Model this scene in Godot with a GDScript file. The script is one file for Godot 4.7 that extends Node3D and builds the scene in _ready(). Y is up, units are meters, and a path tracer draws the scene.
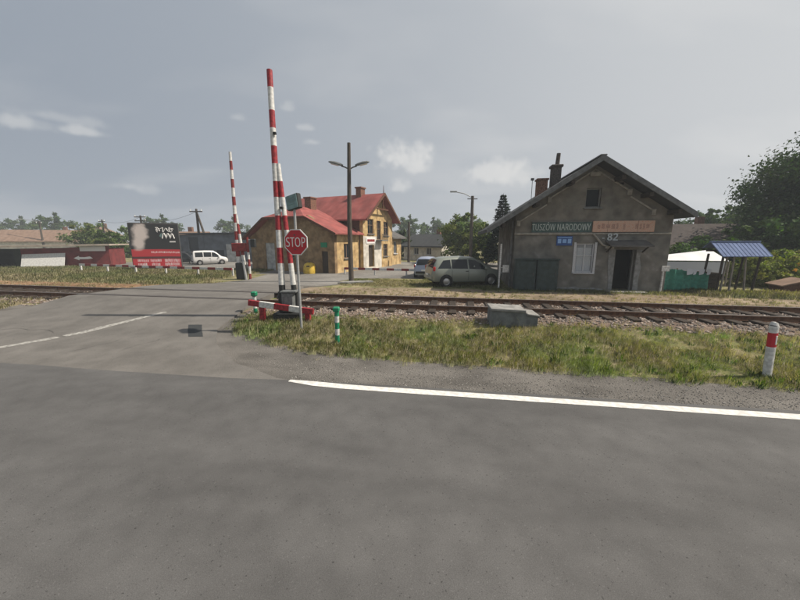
extends Node3D
# A level crossing beside an old brick-and-plaster railway house. World: x right, y up, -z away from the camera.

const NB := [-600.0, 5.4, 7.0, 8.8, 9.4, 12.6, 13.3, 16.0, 1200.0]
const GB := [0.0, 0.0, 0.06, 0.22, 0.30, 0.30, 0.20, 0.12, 0.10]
const NR := [-600.0, 5.0, 5.4, 7.0, 8.8, 9.75, 12.3, 13.4, 16.0, 20.0, 1200.0]
const GR := [0.0, 0.0, 0.0, 0.063, 0.26, 0.468, 0.468, 0.40, 0.16, 0.128, 0.11]

const ZENITH := Color(.110, .150, .212)
const HORIZON := Color(.255, .285, .325)
const GLARE := Color(.62, .62, .61)
const VEIL := Color(.042, .037, .030)
const CLOUD := Color(.53, .53, .525)

var M := {}
var T := {}
var rng := RandomNumberGenerator.new()
var taken := {}

# ---------------------------------------------------------------- coordinates
func tn(t: float, n: float) -> Vector2:   # along the track, away from the camera -> (x, distance)
	return Vector2(0.9855 * t + 0.1696 * n, -0.1696 * t + 0.9855 * n)
func P(u: float, h: float, d: float) -> Vector3:
	return Vector3(u, h, -d)
func lerp_table(a: Array, b: Array, x: float) -> float:
	for i in a.size() - 1:
		if x <= a[i + 1]:
			return lerpf(b[i], b[i + 1], clampf((x - a[i]) / (a[i + 1] - a[i]), 0, 1))
	return b[b.size() - 1]
func gy(u: float, d: float) -> float:
	return lerp_table(NB, GB, 0.1696 * u + 0.9855 * d)
func on(u: float, d: float) -> Vector3:
	return P(u, gy(u, d), d)

# ---------------------------------------------------------------- nodes
func numbered(called: String) -> String:
	if not taken.has(called):
		taken[called] = 0
		return called
	taken[called] += 1
	return "%s_%03d" % [called, taken[called]]
func tag(o: Node, label: String, category: String, group := "") -> Node:
	o.set_meta("label", label)
	o.set_meta("category", category)
	if group != "":
		o.set_meta("group", group)
	return o
func thing(called: String, label: String, category: String, at := Vector3.ZERO, turn := 0.0, group := "") -> Node3D:
	var o := Node3D.new()
	o.name = numbered(called)
	add_child(o)
	o.position = at
	o.rotation_degrees.y = turn
	tag(o, label, category, group)
	return o
func S() -> SurfaceTool:
	var st := SurfaceTool.new()
	st.begin(Mesh.PRIMITIVE_TRIANGLES)
	st.set_smooth_group(-1)
	return st
func put(called: String, st: SurfaceTool, m: Material, parent: Node = self, smooth := false) -> MeshInstance3D:
	st.generate_normals()
	return put_mesh(called, st.commit(), m, parent)
func put_mesh(called: String, mesh: Mesh, m: Material, parent: Node = self) -> MeshInstance3D:
	var o := MeshInstance3D.new()
	o.name = numbered(called) if parent == self else called
	o.mesh = mesh
	o.material_override = m
	parent.add_child(o, true)
	return o
func structure(o: Node) -> Node:
	o.set_meta("kind", "structure")
	return o
func dup(src: Node3D, at: Vector3, turn: float, label: String) -> Node3D:
	var r: Node3D = src.duplicate()
	var base: String = src.name
	var cut := base.rfind("_")
	if cut > 0 and base.substr(cut + 1).is_valid_int():
		base = base.substr(0, cut)
	r.name = numbered(base)
	add_child(r)
	r.position = at
	r.rotation_degrees.y = turn
	r.set_meta("label", label)
	return r

# ---------------------------------------------------------------- shapes
func tri(st: SurfaceTool, a: Vector3, b: Vector3, c: Vector3, out: Vector3) -> void:
	if (c - a).cross(b - a).dot(out) < 0:
		var k := b
		b = c
		c = k
	st.add_vertex(a)
	st.add_vertex(b)
	st.add_vertex(c)
func quad(st: SurfaceTool, a: Vector3, b: Vector3, c: Vector3, d: Vector3, out: Vector3) -> void:
	tri(st, a, b, c, out)
	tri(st, a, c, d, out)
func box(st: SurfaceTool, c: Vector3, s: Vector3, bev := 0.0, xf := Transform3D()) -> void:
	var h := s / 2
	var b := minf(bev, minf(h.x, minf(h.y, h.z)) * 0.45)
	var v := func(sx: float, sy: float, sz: float, ax: int) -> Vector3:
		var q := Vector3(sx * (h.x - b), sy * (h.y - b), sz * (h.z - b))
		q[ax] = [sx, sy, sz][ax] * h[ax]
		return xf * (c + q)
	var sg := [-1.0, 1.0]
	for k in sg:
		quad(st, v.call(k, -1.0, -1.0, 0), v.call(k, 1.0, -1.0, 0), v.call(k, 1.0, 1.0, 0), v.call(k, -1.0, 1.0, 0), xf.basis * Vector3(k, 0, 0))
		quad(st, v.call(-1.0, k, -1.0, 1), v.call(1.0, k, -1.0, 1), v.call(1.0, k, 1.0, 1), v.call(-1.0, k, 1.0, 1), xf.basis * Vector3(0, k, 0))
		quad(st, v.call(-1.0, -1.0, k, 2), v.call(1.0, -1.0, k, 2), v.call(1.0, 1.0, k, 2), v.call(-1.0, 1.0, k, 2), xf.basis * Vector3(0, 0, k))
	if b <= 0:
		return
	for i in sg:
		for j in sg:
			quad(st, v.call(i, j, -1.0, 0), v.call(i, j, 1.0, 0), v.call(i, j, 1.0, 1), v.call(i, j, -1.0, 1), xf.basis * Vector3(i, j, 0))
			quad(st, v.call(i, -1.0, j, 0), v.call(i, 1.0, j, 0), v.call(i, 1.0, j, 2), v.call(i, -1.0, j, 2), xf.basis * Vector3(i, 0, j))
			quad(st, v.call(-1.0, i, j, 1), v.call(1.0, i, j, 1), v.call(1.0, i, j, 2), v.call(-1.0, i, j, 2), xf.basis * Vector3(0, i, j))
			for k in sg:
				tri(st, v.call(i, j, k, 0), v.call(i, j, k, 1), v.call(i, j, k, 2), xf.basis * Vector3(i, j, k))
func bar(st: SurfaceTool, a: Vector3, b: Vector3, w: float, h: float, bev := 0.0) -> void:   # a squared bar from a to b
	var z := (b - a).normalized()
	var up := Vector3.UP if absf(z.y) < 0.95 else Vector3.RIGHT
	var x := up.cross(z).normalized()
	var y := z.cross(x)
	box(st, Vector3.ZERO, Vector3(w, h, a.distance_to(b)), bev, Transform3D(Basis(x, y, z), (a + b) / 2))
func tube(st: SurfaceTool, pts: Array, radii: Array, sides := 10, caps := true) -> void:
	st.set_smooth_group(1)
	var rings := []
	for i in pts.size():
		var z: Vector3 = (pts[mini(i + 1, pts.size() - 1)] - pts[maxi(i - 1, 0)]).normalized()
		var up := Vector3.UP if absf(z.y) < 0.9 else Vector3.RIGHT
		var x := up.cross(z).normalized()
		var y := z.cross(x)
		var r := []
		var rad: float = radii[mini(i, radii.size() - 1)]
		for k in sides:
			var a := TAU * k / sides
			r.append(pts[i] + (x * cos(a) + y * sin(a)) * rad)
		rings.append(r)
	for i in rings.size() - 1:
		for k in sides:
			var l := (k + 1) % sides
			quad(st, rings[i][k], rings[i][l], rings[i + 1][l], rings[i + 1][k], (rings[i][k] + rings[i][l]) / 2 - pts[i] + (rings[i + 1][k] - pts[i + 1]))
	st.set_smooth_group(-1)
	if caps:
		for e in [0, rings.size() - 1]:
			var o: Vector3 = (pts[0] - pts[1]) if e == 0 else (pts[e] - pts[e - 1])
			for k in sides - 2:
				tri(st, rings[e][0], rings[e][k + 1], rings[e][k + 2], o)
func lathe(st: SurfaceTool, prof: Array, sides: int, xf := Transform3D(), smooth := true) -> void:
	st.set_smooth_group(1 if smooth else -1)
	for i in prof.size() - 1:
		var p: Vector2 = prof[i]
		var q: Vector2 = prof[i + 1]
		var nrm := Vector2(q.y - p.y, p.x - q.x)
		for k in sides:
			var a := TAU * k / sides
			var b := TAU * (k + 1) / sides
			var m := (a + b) / 2
			var o := xf.basis * Vector3(cos(m) * nrm.x, nrm.y, sin(m) * nrm.x)
			quad(st, xf * Vector3(p.x * cos(a), p.y, p.x * sin(a)), xf * Vector3(p.x * cos(b), p.y, p.x * sin(b)), xf * Vector3(q.x * cos(b), q.y, q.x * sin(b)), xf * Vector3(q.x * cos(a), q.y, q.x * sin(a)), o)
	st.set_smooth_group(-1)
func prism(st: SurfaceTool, poly: PackedVector2Array, z0: float, z1: float, xf := Transform3D()) -> void:
	var ix := Geometry2D.triangulate_polygon(poly)
	for i in range(0, ix.size(), 3):
		for z in [z0, z1]:
			tri(st, xf * Vector3(poly[ix[i]].x, poly[ix[i]].y, z), xf * Vector3(poly[ix[i + 1]].x, poly[ix[i + 1]].y, z), xf * Vector3(poly[ix[i + 2]].x, poly[ix[i + 2]].y, z), xf.basis * Vector3(0, 0, 1 if z == maxf(z0, z1) else -1))
	var cw := Geometry2D.is_polygon_clockwise(poly)
	for i in poly.size():
		var a := poly[i]
		var b := poly[(i + 1) % poly.size()]
		var o := Vector2(b.y - a.y, a.x - b.x) * (-1.0 if cw else 1.0)
		quad(st, xf * Vector3(a.x, a.y, z0), xf * Vector3(b.x, b.y, z0), xf * Vector3(b.x, b.y, z1), xf * Vector3(a.x, a.y, z1), xf.basis * Vector3(o.x, o.y, 0))
func poly(a: Array) -> PackedVector2Array:
	var r := PackedVector2Array()
	for i in range(0, a.size(), 2):
		r.append(Vector2(a[i], a[i + 1]))
	return r
# a wall of the given outline in its xy plane, front at z = 0, with real openings
func wall(st: SurfaceTool, outline: PackedVector2Array, holes: Array, th: float, xf := Transform3D()) -> void:
	var xs := []
	var ys := []
	for p in outline:
		xs.append(p.x)
		ys.append(p.y)
	var x0: float = xs.min()
	var x1: float = xs.max()
	var y0: float = ys.min()
	var y1: float = ys.max()
	xs = [x0, x1]
	ys = [y0, y1]
	for h: Rect2 in holes:
		xs.append_array([h.position.x, h.end.x])
		ys.append_array([h.position.y, h.end.y])
	xs.sort()
	ys.sort()
	for i in xs.size() - 1:
		for j in ys.size() - 1:
			if xs[i + 1] - xs[i] < 1e-4 or ys[j + 1] - ys[j] < 1e-4:
				continue
			var mid := Vector2((xs[i] + xs[i + 1]) / 2, (ys[j] + ys[j + 1]) / 2)
			var open := false
			for h: Rect2 in holes:
				if h.has_point(mid):
					open = true
			if open:
				continue
			var cell := poly([xs[i], ys[j], xs[i + 1], ys[j], xs[i + 1], ys[j + 1], xs[i], ys[j + 1]])
			for pc in Geometry2D.intersect_polygons(cell, outline):
				var ix := Geometry2D.triangulate_polygon(pc)
				for k in range(0, ix.size(), 3):
					for z in [0.0, -th]:
						tri(st, xf * Vector3(pc[ix[k]].x, pc[ix[k]].y, z), xf * Vector3(pc[ix[k + 1]].x, pc[ix[k + 1]].y, z), xf * Vector3(pc[ix[k + 2]].x, pc[ix[k + 2]].y, z), xf.basis * Vector3(0, 0, 1 if z == 0.0 else -1))
	var loops := [[outline, 1.0]]
	for h: Rect2 in holes:
		loops.append([poly([h.position.x, h.position.y, h.end.x, h.position.y, h.end.x, h.end.y, h.position.x, h.end.y]), -1.0])
	for l in loops:
		var pl: PackedVector2Array = l[0]
		var sgn: float = l[1] * (-1.0 if Geometry2D.is_polygon_clockwise(pl) else 1.0)
		for i in pl.size():
			var a := pl[i]
			var b := pl[(i + 1) % pl.size()]
			var o := Vector2(b.y - a.y, a.x - b.x) * sgn
			quad(st, xf * Vector3(a.x, a.y, 0), xf * Vector3(b.x, b.y, 0), xf * Vector3(b.x, b.y, -th), xf * Vector3(a.x, a.y, -th), xf.basis * Vector3(o.x, o.y, 0))
# a sheet laid on the ground; outline in track coordinates (t, n)
func sheet(called: String, outline: PackedVector2Array, na: Array, ha: Array, lift: float, skirt: float, m: Material, parent: Node = self, uv_scale := 1.0) -> MeshInstance3D:
	var st := S()
	st.set_smooth_group(1)
	for i in na.size() - 1:
		var strip := poly([-2000, na[i], 2000, na[i], 2000, na[i + 1], -2000, na[i + 1]])
		for pc in Geometry2D.intersect_polygons(strip, outline):
			var ix := Geometry2D.triangulate_polygon(pc)
			for k in range(0, ix.size(), 3):
				var v := []
				for j in 3:
					v.append(pc[ix[k + j]])
				var w := []
				for q: Vector2 in v:
					var e := tn(q.x, q.y)
					w.append(P(e.x, lerp_table(na, ha, q.y) + lift, e.y))
				if (w[2] - w[0]).cross(w[1] - w[0]).y < 0:
					w = [w[0], w[2], w[1]]
					v = [v[0], v[2], v[1]]
				for j in 3:
					st.set_uv(v[j] * uv_scale)
					st.set_uv2(v[j])
					st.add_vertex(w[j])
	if skirt > 0:
		st.set_smooth_group(-1)
		for i in outline.size():
			var a := outline[i]
			var b := outline[(i + 1) % outline.size()]
			var parts := maxi(1, int(a.distance_to(b) / 0.5))
			if parts > 60:
				continue
			for k in parts:
				var p := a.lerp(b, float(k) / parts)
				var q := a.lerp(b, float(k + 1) / parts)
				var e := tn(p.x, p.y)
				var f := tn(q.x, q.y)
				var h0 := lerp_table(na, ha, p.y) + lift
				var h1 := lerp_table(na, ha, q.y) + lift
				st.set_uv(p)
				quad(st, P(e.x, h0, e.y), P(f.x, h1, f.y), P(f.x, h1 - skirt, f.y), P(e.x, h0 - skirt, e.y), Vector3(f.y - e.y, 0, f.x - e.x))
	return put(called, st, m, parent)
func text(words: String, size: float, depth: float, bold := true) -> TextMesh:
	var f := SystemFont.new()
	f.font_names = PackedStringArray(["Droid Sans"])
	f.font_weight = 700 if bold else 400
	var t := TextMesh.new()
	t.text = words
	t.font = f
	t.font_size = 48
	t.pixel_size = size / 34.0
	t.depth = depth
	t.curve_step = 2.0
	return t
func xfm(at: Vector3, turn := 0.0) -> Transform3D:
	return Transform3D(Basis(Vector3.UP, deg_to_rad(turn)), at)

# ---------------------------------------------------------------- textures and materials
func noise(seed: int, freq: float, oct := 4, kind := FastNoiseLite.TYPE_SIMPLEX_SMOOTH) -> FastNoiseLite:
	var n := FastNoiseLite.new()
	n.seed = seed
	n.frequency = freq
	n.noise_type = kind
	n.fractal_octaves = oct
	return n
func gray(seed: int, size: int, freq: float, lo: float, hi: float, oct := 4, sharp := 1.0, speck := 0.0) -> ImageTexture:
	var im := noise(seed, freq, oct).get_seamless_image(size, size)
	var r := RandomNumberGenerator.new()
	r.seed = seed
	var data := im.get_data()
	var out := PackedByteArray()
	out.resize(size * size)
	for i in size * size:
		var v := data[i] / 255.0
		v = clampf((v - 0.5) * sharp + 0.5, 0, 1)
		if speck > 0:
			v = clampf(v + (r.randf() - 0.5) * speck, 0, 1)
		out[i] = int(255 * pow(lerpf(lo, hi, v), 1 / 2.2))
	return ImageTexture.create_from_image(Image.create_from_data(size, size, false, Image.FORMAT_L8, out))
func ramp_tex(seed: int, size: int, freq: float, cols: Array, speck := 0.0, oct := 5) -> ImageTexture:   # linear colours along a noise
	var data := noise(seed, freq, oct).get_seamless_image(size, size).get_data()
	var r := RandomNumberGenerator.new()
	r.seed = seed
	var lut := PackedByteArray()
	for i in 256:
		var f := i / 255.0 * (cols.size() - 1)
		var k := mini(int(f), cols.size() - 2)
		var c: Color = cols[k].lerp(cols[k + 1], f - k).linear_to_srgb()
		lut.append_array([int(c.r * 255), int(c.g * 255), int(c.b * 255)])
	var out := PackedByteArray()
	out.resize(size * size * 3)
	for i in size * size:
		var v := int(clampf(data[i] + (r.randf() - 0.5) * 255 * speck, 0, 255))
		out[i * 3] = lut[v * 3]
		out[i * 3 + 1] = lut[v * 3 + 1]
		out[i * 3 + 2] = lut[v * 3 + 2]
	return ImageTexture.create_from_image(Image.create_from_data(size, size, false, Image.FORMAT_RGB8, out))
func aggregate(seed: int, size: int, base: float, spread: float) -> ImageTexture:   # rolled chippings with sparse dark pits and pale stones
	var a := noise(seed, .16, 2).get_seamless_image(size, size).get_data()
	var b := noise(seed + 1, .045, 2).get_seamless_image(size, size).get_data()
	var c := noise(seed + 2, .004, 5).get_seamless_image(size, size).get_data()
	var r := RandomNumberGenerator.new()
	r.seed = seed
	var out := PackedByteArray()
	out.resize(size * size)
	for i in size * size:
		var v := base + (a[i] / 255.0 - .5) * spread + (r.randf() - .5) * spread * .8 + (c[i] / 255.0 - .5) * .16
		if b[i] > 214:
			v *= .5
		elif b[i] < 40:
			v *= 1.28
		out[i] = int(255 * pow(clampf(v, .02, 1), 1 / 2.2))
	return ImageTexture.create_from_image(Image.create_from_data(size, size, false, Image.FORMAT_L8, out))
func mat(called: String, c: Color, rough: float, o := {}) -> StandardMaterial3D:
	var m := StandardMaterial3D.new()
	m.resource_name = called
	m.albedo_color = c.linear_to_srgb()
	m.roughness = rough
	m.metallic = o.get("metal", 0.0)
	m.metallic_specular = o.get("spec", 0.4)
	if o.has("tex"):
		m.albedo_texture = o.tex
		if not o.get("uv", false):
			m.uv1_triplanar = true
			m.uv1_world_triplanar = o.get("world", false)
		var sc: Variant = o.get("scale", 1.0)
		m.uv1_scale = sc if sc is Vector3 else Vector3.ONE * float(sc)
	if o.has("bump"):
		m.heightmap_enabled = true
		m.heightmap_texture = o.bump
		m.heightmap_scale = o.get("bs", 0.5)
	if o.has("detail"):
		m.detail_enabled = true
		m.detail_albedo = o.detail
		m.detail_blend_mode = BaseMaterial3D.BLEND_MODE_MUL
		m.detail_uv_layer = BaseMaterial3D.DETAIL_UV_2
		if not o.get("uv", false):
			m.uv2_triplanar = true
			m.uv2_world_triplanar = o.get("world", false)
		var s2: Variant = o.get("dscale", 0.2)
		m.uv2_scale = s2 if s2 is Vector3 else Vector3.ONE * float(s2)
	M[called] = m
	return m

func make_materials() -> void:
	T.speck = gray(3, 1024, 0.10, 0.42, 1.0, 3, 1.3, 0.75)
	T.road = aggregate(51, 1024, .74, .34)
	T.old_road = aggregate(55, 1024, .74, .40)
	T.fine = gray(4, 512, 0.03, 0.72, 1.0, 5, 1.3, 0.12)
	T.patch = gray(5, 512, 0.008, 0.62, 1.0, 5, 1.5)
	T.soft = gray(45, 512, 0.01, 0.80, 1.0, 6, 1.5, 0.08)
	T.patch2 = gray(6, 512, 0.012, 0.35, 1.0, 5, 2.2)
	T.stone = gray(7, 512, 0.06, 0.35, 1.0, 3, 1.8, 0.3)
	T.wear = gray(8, 512, 0.02, 0.5, 1.0, 6, 2.2, 0.25)
	T.plaster = ramp_tex(11, 512, 0.006, [Color(.10, .098, .092), Color(.125, .12, .108), Color(.14, .132, .118), Color(.148, .138, .122), Color(.16, .15, .138), Color(.22, .21, .195)], 0.07, 6)
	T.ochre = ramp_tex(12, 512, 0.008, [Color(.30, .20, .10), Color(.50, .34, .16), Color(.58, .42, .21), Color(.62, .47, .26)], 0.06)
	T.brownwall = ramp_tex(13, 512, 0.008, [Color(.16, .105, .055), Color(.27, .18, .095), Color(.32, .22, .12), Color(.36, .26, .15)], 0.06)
	T.roofred = ramp_tex(14, 512, 0.01, [Color(.22, .06, .055), Color(.29, .075, .065), Color(.33, .095, .085), Color(.35, .125, .11)], 0.1)
	T.soil = ramp_tex(15, 512, 0.012, [Color(.07, .075, .03), Color(.13, .12, .055), Color(.20, .165, .09), Color(.24, .19, .115), Color(.16, .15, .07)], 0.25)
	T.grassy = ramp_tex(16, 512, 0.01, [Color(.06, .075, .026), Color(.10, .115, .042), Color(.15, .145, .068), Color(.20, .175, .105), Color(.115, .125, .052)], 0.35)
	T.dirt = ramp_tex(17, 512, 0.01, [Color(.20, .15, .105), Color(.27, .215, .15), Color(.31, .25, .185), Color(.36, .30, .23)], 0.25)
	T.rust = ramp_tex(18, 256, 0.02, [Color(.05, .03, .022), Color(.10, .055, .035), Color(.16, .085, .05), Color(.12, .07, .05)], 0.2)
	T.ballast = ramp_tex(19, 512, 0.09, [Color(.06, .045, .036), Color(.17, .125, .10), Color(.27, .21, .17), Color(.36, .30, .26)], 0.45, 2)
	T.gravel = ramp_tex(20, 1024, 0.14, [Color(.05, .047, .043), Color(.13, .122, .112), Color(.19, .18, .167), Color(.33, .31, .29)], 0.6, 2)
	T.boards = gray(21, 512, 0.01, 0.5, 1.0, 5, 1.6, 0.1)
	mat("asphalt", Color(.142, .140, .139), 0.86, {"tex": T.road, "uv": true, "scale": Vector3(.55, .55, 1), "detail": T.soft, "dscale": Vector3(.06, .2, 1), "bump": T.speck, "bs": 0.25, "spec": 0.35})
	mat("old_asphalt", Color(.214, .203, .189), 0.9, {"tex": T.old_road, "uv": true, "scale": Vector3(.42, .42, 1), "detail": T.soft, "dscale": Vector3(.14, .17, 1), "bump": T.speck, "bs": 0.3, "spec": 0.3})
	mat("yard_asphalt", Color(.27, .258, .24), 0.92, {"tex": T.fine, "uv": true, "scale": Vector3(.3, .3, 1), "detail": T.patch, "dscale": Vector3(.05, .05, 1), "spec": 0.3})
	mat("gravel", Color(1, 1, 1), 0.95, {"tex": T.gravel, "uv": true, "scale": Vector3(.4, .4, 1), "detail": T.patch, "dscale": Vector3(.15, .3, 1), "bump": T.gravel, "bs": 1.4, "spec": 0.2})
	mat("paint_line", Color(.72, .71, .68), 0.8, {"tex": T.wear, "uv": true, "scale": Vector3(.8, .8, 1), "spec": 0.3})
	M.paint_line.albedo_texture = gray(31, 512, 0.02, 0.74, 1.0, 6, 1.8, 0.25)
	mat("worn_line", Color(.40, .39, .365), 0.9, {"tex": T.wear, "uv": true, "scale": Vector3(.9, .9, 1), "spec": 0.3})
	mat("soil", Color(1, 1, 1), 1.0, {"tex": T.soil, "uv": true, "scale": Vector3(.22, .22, 1), "detail": T.patch, "dscale": Vector3(.03, .03, 1), "spec": 0.1})
	mat("turf", Color(1.7, 1.62, 1.85), 1.0, {"tex": T.grassy, "uv": true, "scale": Vector3(.3, .3, 1), "detail": T.patch, "dscale": Vector3(.06, .06, 1), "bump": T.stone, "bs": 2.0, "spec": 0.1})
	mat("dirt", Color(1, 1, 1), 1.0, {"tex": T.dirt, "uv": true, "scale": Vector3(.3, .3, 1), "detail": T.patch, "dscale": Vector3(.08, .08, 1), "spec": 0.1})
	mat("red_dirt", Color(.95, .74, .62), 1.0, {"tex": T.dirt, "uv": true, "scale": Vector3(.3, .3, 1), "detail": T.patch, "dscale": Vector3(.08, .08, 1), "spec": 0.1})
	mat("ballast_bed", Color(1, 1, 1), 1.0, {"tex": T.ballast, "uv": true, "scale": Vector3(.8, .8, 1), "detail": T.patch, "dscale": Vector3(.1, .1, 1), "bump": T.ballast, "bs": 3.0, "spec": 0.1})
	mat("stone_chip", Color(1, 1, 1), 0.95, {"spec": 0.2})
	M.stone_chip.vertex_color_use_as_albedo = true
	mat("rust", Color(1, 1, 1), 0.85, {"tex": T.rust, "scale": 1.5, "spec": 0.3})
	mat("rail_head", Color(.30, .27, .25), 0.45, {"metal": 0.7, "tex": T.fine, "scale": 2.0})
	mat("sleeper_wood", Color(.048, .036, .028), 0.95, {"tex": T.boards, "scale": Vector3(2.5, 2.5, .5), "bump": T.boards, "bs": 0.5})
	mat("patch_tar", Color(.058, .063, .066), 0.85, {"tex": T.speck, "uv": true, "scale": Vector3(.6, .6, 1), "spec": 0.3})
	mat("old_tar", Color(.085, .082, .078), 0.9)
	mat("rubber", Color(.025, .024, .023), 0.9)
	mat("plaster", Color(1.4, 1.38, 1.32), 0.95, {"tex": T.plaster, "scale": .23, "detail": T.patch, "dscale": .31, "bump": T.fine, "bs": 0.4, "spec": 0.15})
	mat("plaster_low", Color(1.4, 1.43, 1.44), 0.95, {"tex": T.plaster, "scale": .42, "detail": T.patch, "dscale": .27, "bump": T.fine, "bs": 0.4, "spec": 0.15})
	mat("pale_plaster", Color(.27, .275, .275), 0.95, {"tex": T.patch, "scale": .8, "spec": 0.15})
	mat("moulding", Color(.36, .34, .295), 0.9, {"tex": T.patch, "scale": .7})
	mat("roof_felt", Color(.060, .064, .066), 0.8, {"tex": T.patch, "scale": .4, "detail": T.fine, "dscale": 2.0})
	mat("roof_edge", Color(.15, .155, .155), 0.6, {"tex": T.patch, "scale": .8})
	mat("dark_wood", Color(.055, .043, .034), 0.9, {"tex": T.boards, "scale": Vector3(3, 3, .6)})
	mat("old_brick", Color(.24, .125, .085), 0.95, {"tex": T.patch2, "scale": 2.0})
	mat("sooty_brick", Color(.10, .085, .075), 0.95, {"tex": T.patch2, "scale": 2.0})
	mat("cabinet_green", Color(.036, .056, .055), 0.55, {"tex": T.patch, "scale": .9, "spec": 0.4})
	mat("window_white", Color(.55, .56, .58), 0.6, {"tex": T.fine, "scale": 1.2})
	mat("old_frame", Color(.20, .20, .19), 0.8, {"tex": T.fine, "scale": 1.2})
	var g := mat("glass", Color(.018, .022, .026), 0.06, {"spec": 0.5})
	g.metallic_specular = 0.35
	mat("glass_dull", Color(.02, .024, .027), 0.5, {"spec": 0.2})
	var gc := mat("glass_clear", Color(.6, .65, .7, .22), 0.05)
	gc.albedo_color.a = 0.22
	gc.transparency = BaseMaterial3D.TRANSPARENCY_ALPHA
	mat("curtain", Color(.55, .58, .63), 0.95, {"tex": T.fine, "scale": Vector3(8, .4, 8)})
	mat("board_green", Color(.07, .115, .108), 0.7, {"tex": T.patch, "scale": 1.1})
	mat("board_pink", Color(.52, .36, .28), 0.8, {"tex": ramp_tex(41, 512, .02, [Color(.72, .66, .62), Color(.92, .92, .9), Color(1, .97, .94), Color(.95, .75, .7), Color(.85, .45, .38)], .05), "scale": Vector3(.9, 1.6, .9)})
	mat("faded_red", Color(.48, .295, .23), 0.85, {"tex": T.wear, "scale": 2.0})
	mat("letter_pale", Color(.42, .47, .45), 0.8)
	mat("sign_blue", Color(.03, .085, .27), 0.5, {"tex": T.fine, "scale": 2.0})
	mat("sign_pale_blue", Color(.22, .38, .66), 0.5)
	mat("number_white", Color(.42, .45, .46), 0.6)
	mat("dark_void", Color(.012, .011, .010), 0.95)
	mat("door_brown", Color(.055, .038, .026), 0.7, {"tex": T.boards, "scale": Vector3(5, .6, 5)})
	mat("white_paint", Color(.68, .68, .66), 0.55, {"tex": gray(33, 512, .02, .66, 1.0, 6, 2.0, .1), "scale": .9})
	mat("red_paint", Color(.36, .03, .04), 0.5, {"tex": gray(34, 512, .02, .5, 1.0, 6, 2.2, .12), "scale": .9})
	mat("dull_red", Color(.25, .03, .03), 0.7, {"tex": T.patch, "scale": .9})
	mat("sign_red", Color(.46, .022, .035), 0.38, {"tex": gray(35, 256, .01, .85, 1.0, 4), "scale": .8})
	mat("sign_white", Color(.72, .72, .70), 0.4)
	mat("post_grey", Color(.42, .43, .43), 0.5, {"metal": 0.3, "tex": T.fine, "scale": 1.5})
	mat("green_paint", Color(.015, .24, .12), 0.5, {"tex": T.fine, "scale": 2.0})
	mat("teal_sign", Color(.16, .26, .255), 0.35, {"tex": T.patch, "scale": 1.5, "spec": 0.5})
	mat("sign_teal_dark", Color(.11, .19, .185), .5)
	mat("machine_dark", Color(.028, .030, .030), 0.55, {"tex": T.fine, "scale": 2.0})
	mat("machine_grey", Color(.16, .17, .17), 0.6, {"tex": T.patch, "scale": 2.0})
	mat("concrete", Color(.34, .335, .32), 0.95, {"tex": T.patch, "scale": .9, "detail": T.fine, "dscale": 3.0, "bump": T.fine, "bs": 0.4})
	mat("concrete_dark", Color(.20, .215, .215), 0.95, {"tex": T.patch, "scale": .9, "detail": T.fine, "dscale": 3.0, "bump": T.fine, "bs": 0.4})
	mat("pole_wood", Color(.105, .088, .072), 0.95, {"tex": T.boards, "scale": Vector3(4, .5, 4)})
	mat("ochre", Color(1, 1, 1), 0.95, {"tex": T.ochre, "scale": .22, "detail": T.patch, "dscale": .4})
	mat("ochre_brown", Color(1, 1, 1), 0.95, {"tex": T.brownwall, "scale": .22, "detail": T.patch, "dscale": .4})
	mat("white_wall", Color(.66, .62, .55), 0.95, {"tex": T.patch, "scale": .3})
	mat("roof_red", Color(1, 1, 1), 0.75, {"tex": T.roofred, "scale": .25, "detail": T.patch, "dscale": .2})
	mat("roof_orange", Color(.25, .165, .12), 0.85, {"tex": T.patch, "scale": .4})
	mat("roof_grey", Color(.12, .115, .11), 0.9, {"tex": T.patch, "scale": .4})
	mat("roof_brown", Color(.075, .06, .055), 0.9, {"tex": T.patch, "scale": .4})
	mat("brown_timber", Color(.14, .06, .035), 0.85, {"tex": T.boards, "scale": 2.0})
	mat("window_brown", Color(.20, .13, .09), 0.7)
	mat("hall_blue", Color(.135, .155, .18), 0.6, {"tex": T.patch, "scale": .2})
	mat("hall_dark", Color(.05, .058, .066), 0.7)
	mat("door_grey", Color(.45, .46, .45), 0.7, {"tex": T.patch, "scale": .5})
	mat("maroon", Color(.19, .035, .035), 0.8, {"tex": T.patch, "scale": .3})
	mat("shed_roof", Color(.42, .36, .30), 0.85, {"tex": T.patch, "scale": .25})
	mat("shed_dark", Color(.03, .035, .025), 0.95, {"tex": T.patch, "scale": .4})
	mat("billboard_black", Color(.02, .02, .022), 0.45)
	mat("billboard_red", Color(.50, .035, .045), 0.5)
	mat("white_print", Color(.72, .71, .70), 0.5)
	mat("steel_dark", Color(.09, .09, .088), 0.6, {"metal": 0.3})
	mat("yellow_plastic", Color(.68, .47, .07), 0.5, {"tex": T.patch, "scale": .9})
	mat("tarp_white", Color(.74, .75, .76), 0.8, {"tex": gray(36, 256, .01, .86, 1.0, 4), "scale": .5})
	mat("roof_tin_blue", Color(.17, .22, .37), 0.75, {"metal": 0.0, "tex": T.patch, "scale": .8, "spec": 0.12})
	mat("net_green", Color(.06, .26, .19), 0.9, {"tex": T.patch, "scale": 1.2})
	mat("timber_grey", Color(.30, .27, .23), 0.9, {"tex": T.boards, "scale": Vector3(4, .6, 4)})
	mat("cloth_pale", Color(.55, .57, .62), 0.95)
	mat("scenic_paint", Color(.215, .235, .205), 0.35, {"metal": 0.2})
	mat("blue_paint", Color(.30, .34, .44), 0.35, {"metal": 0.2})
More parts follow.
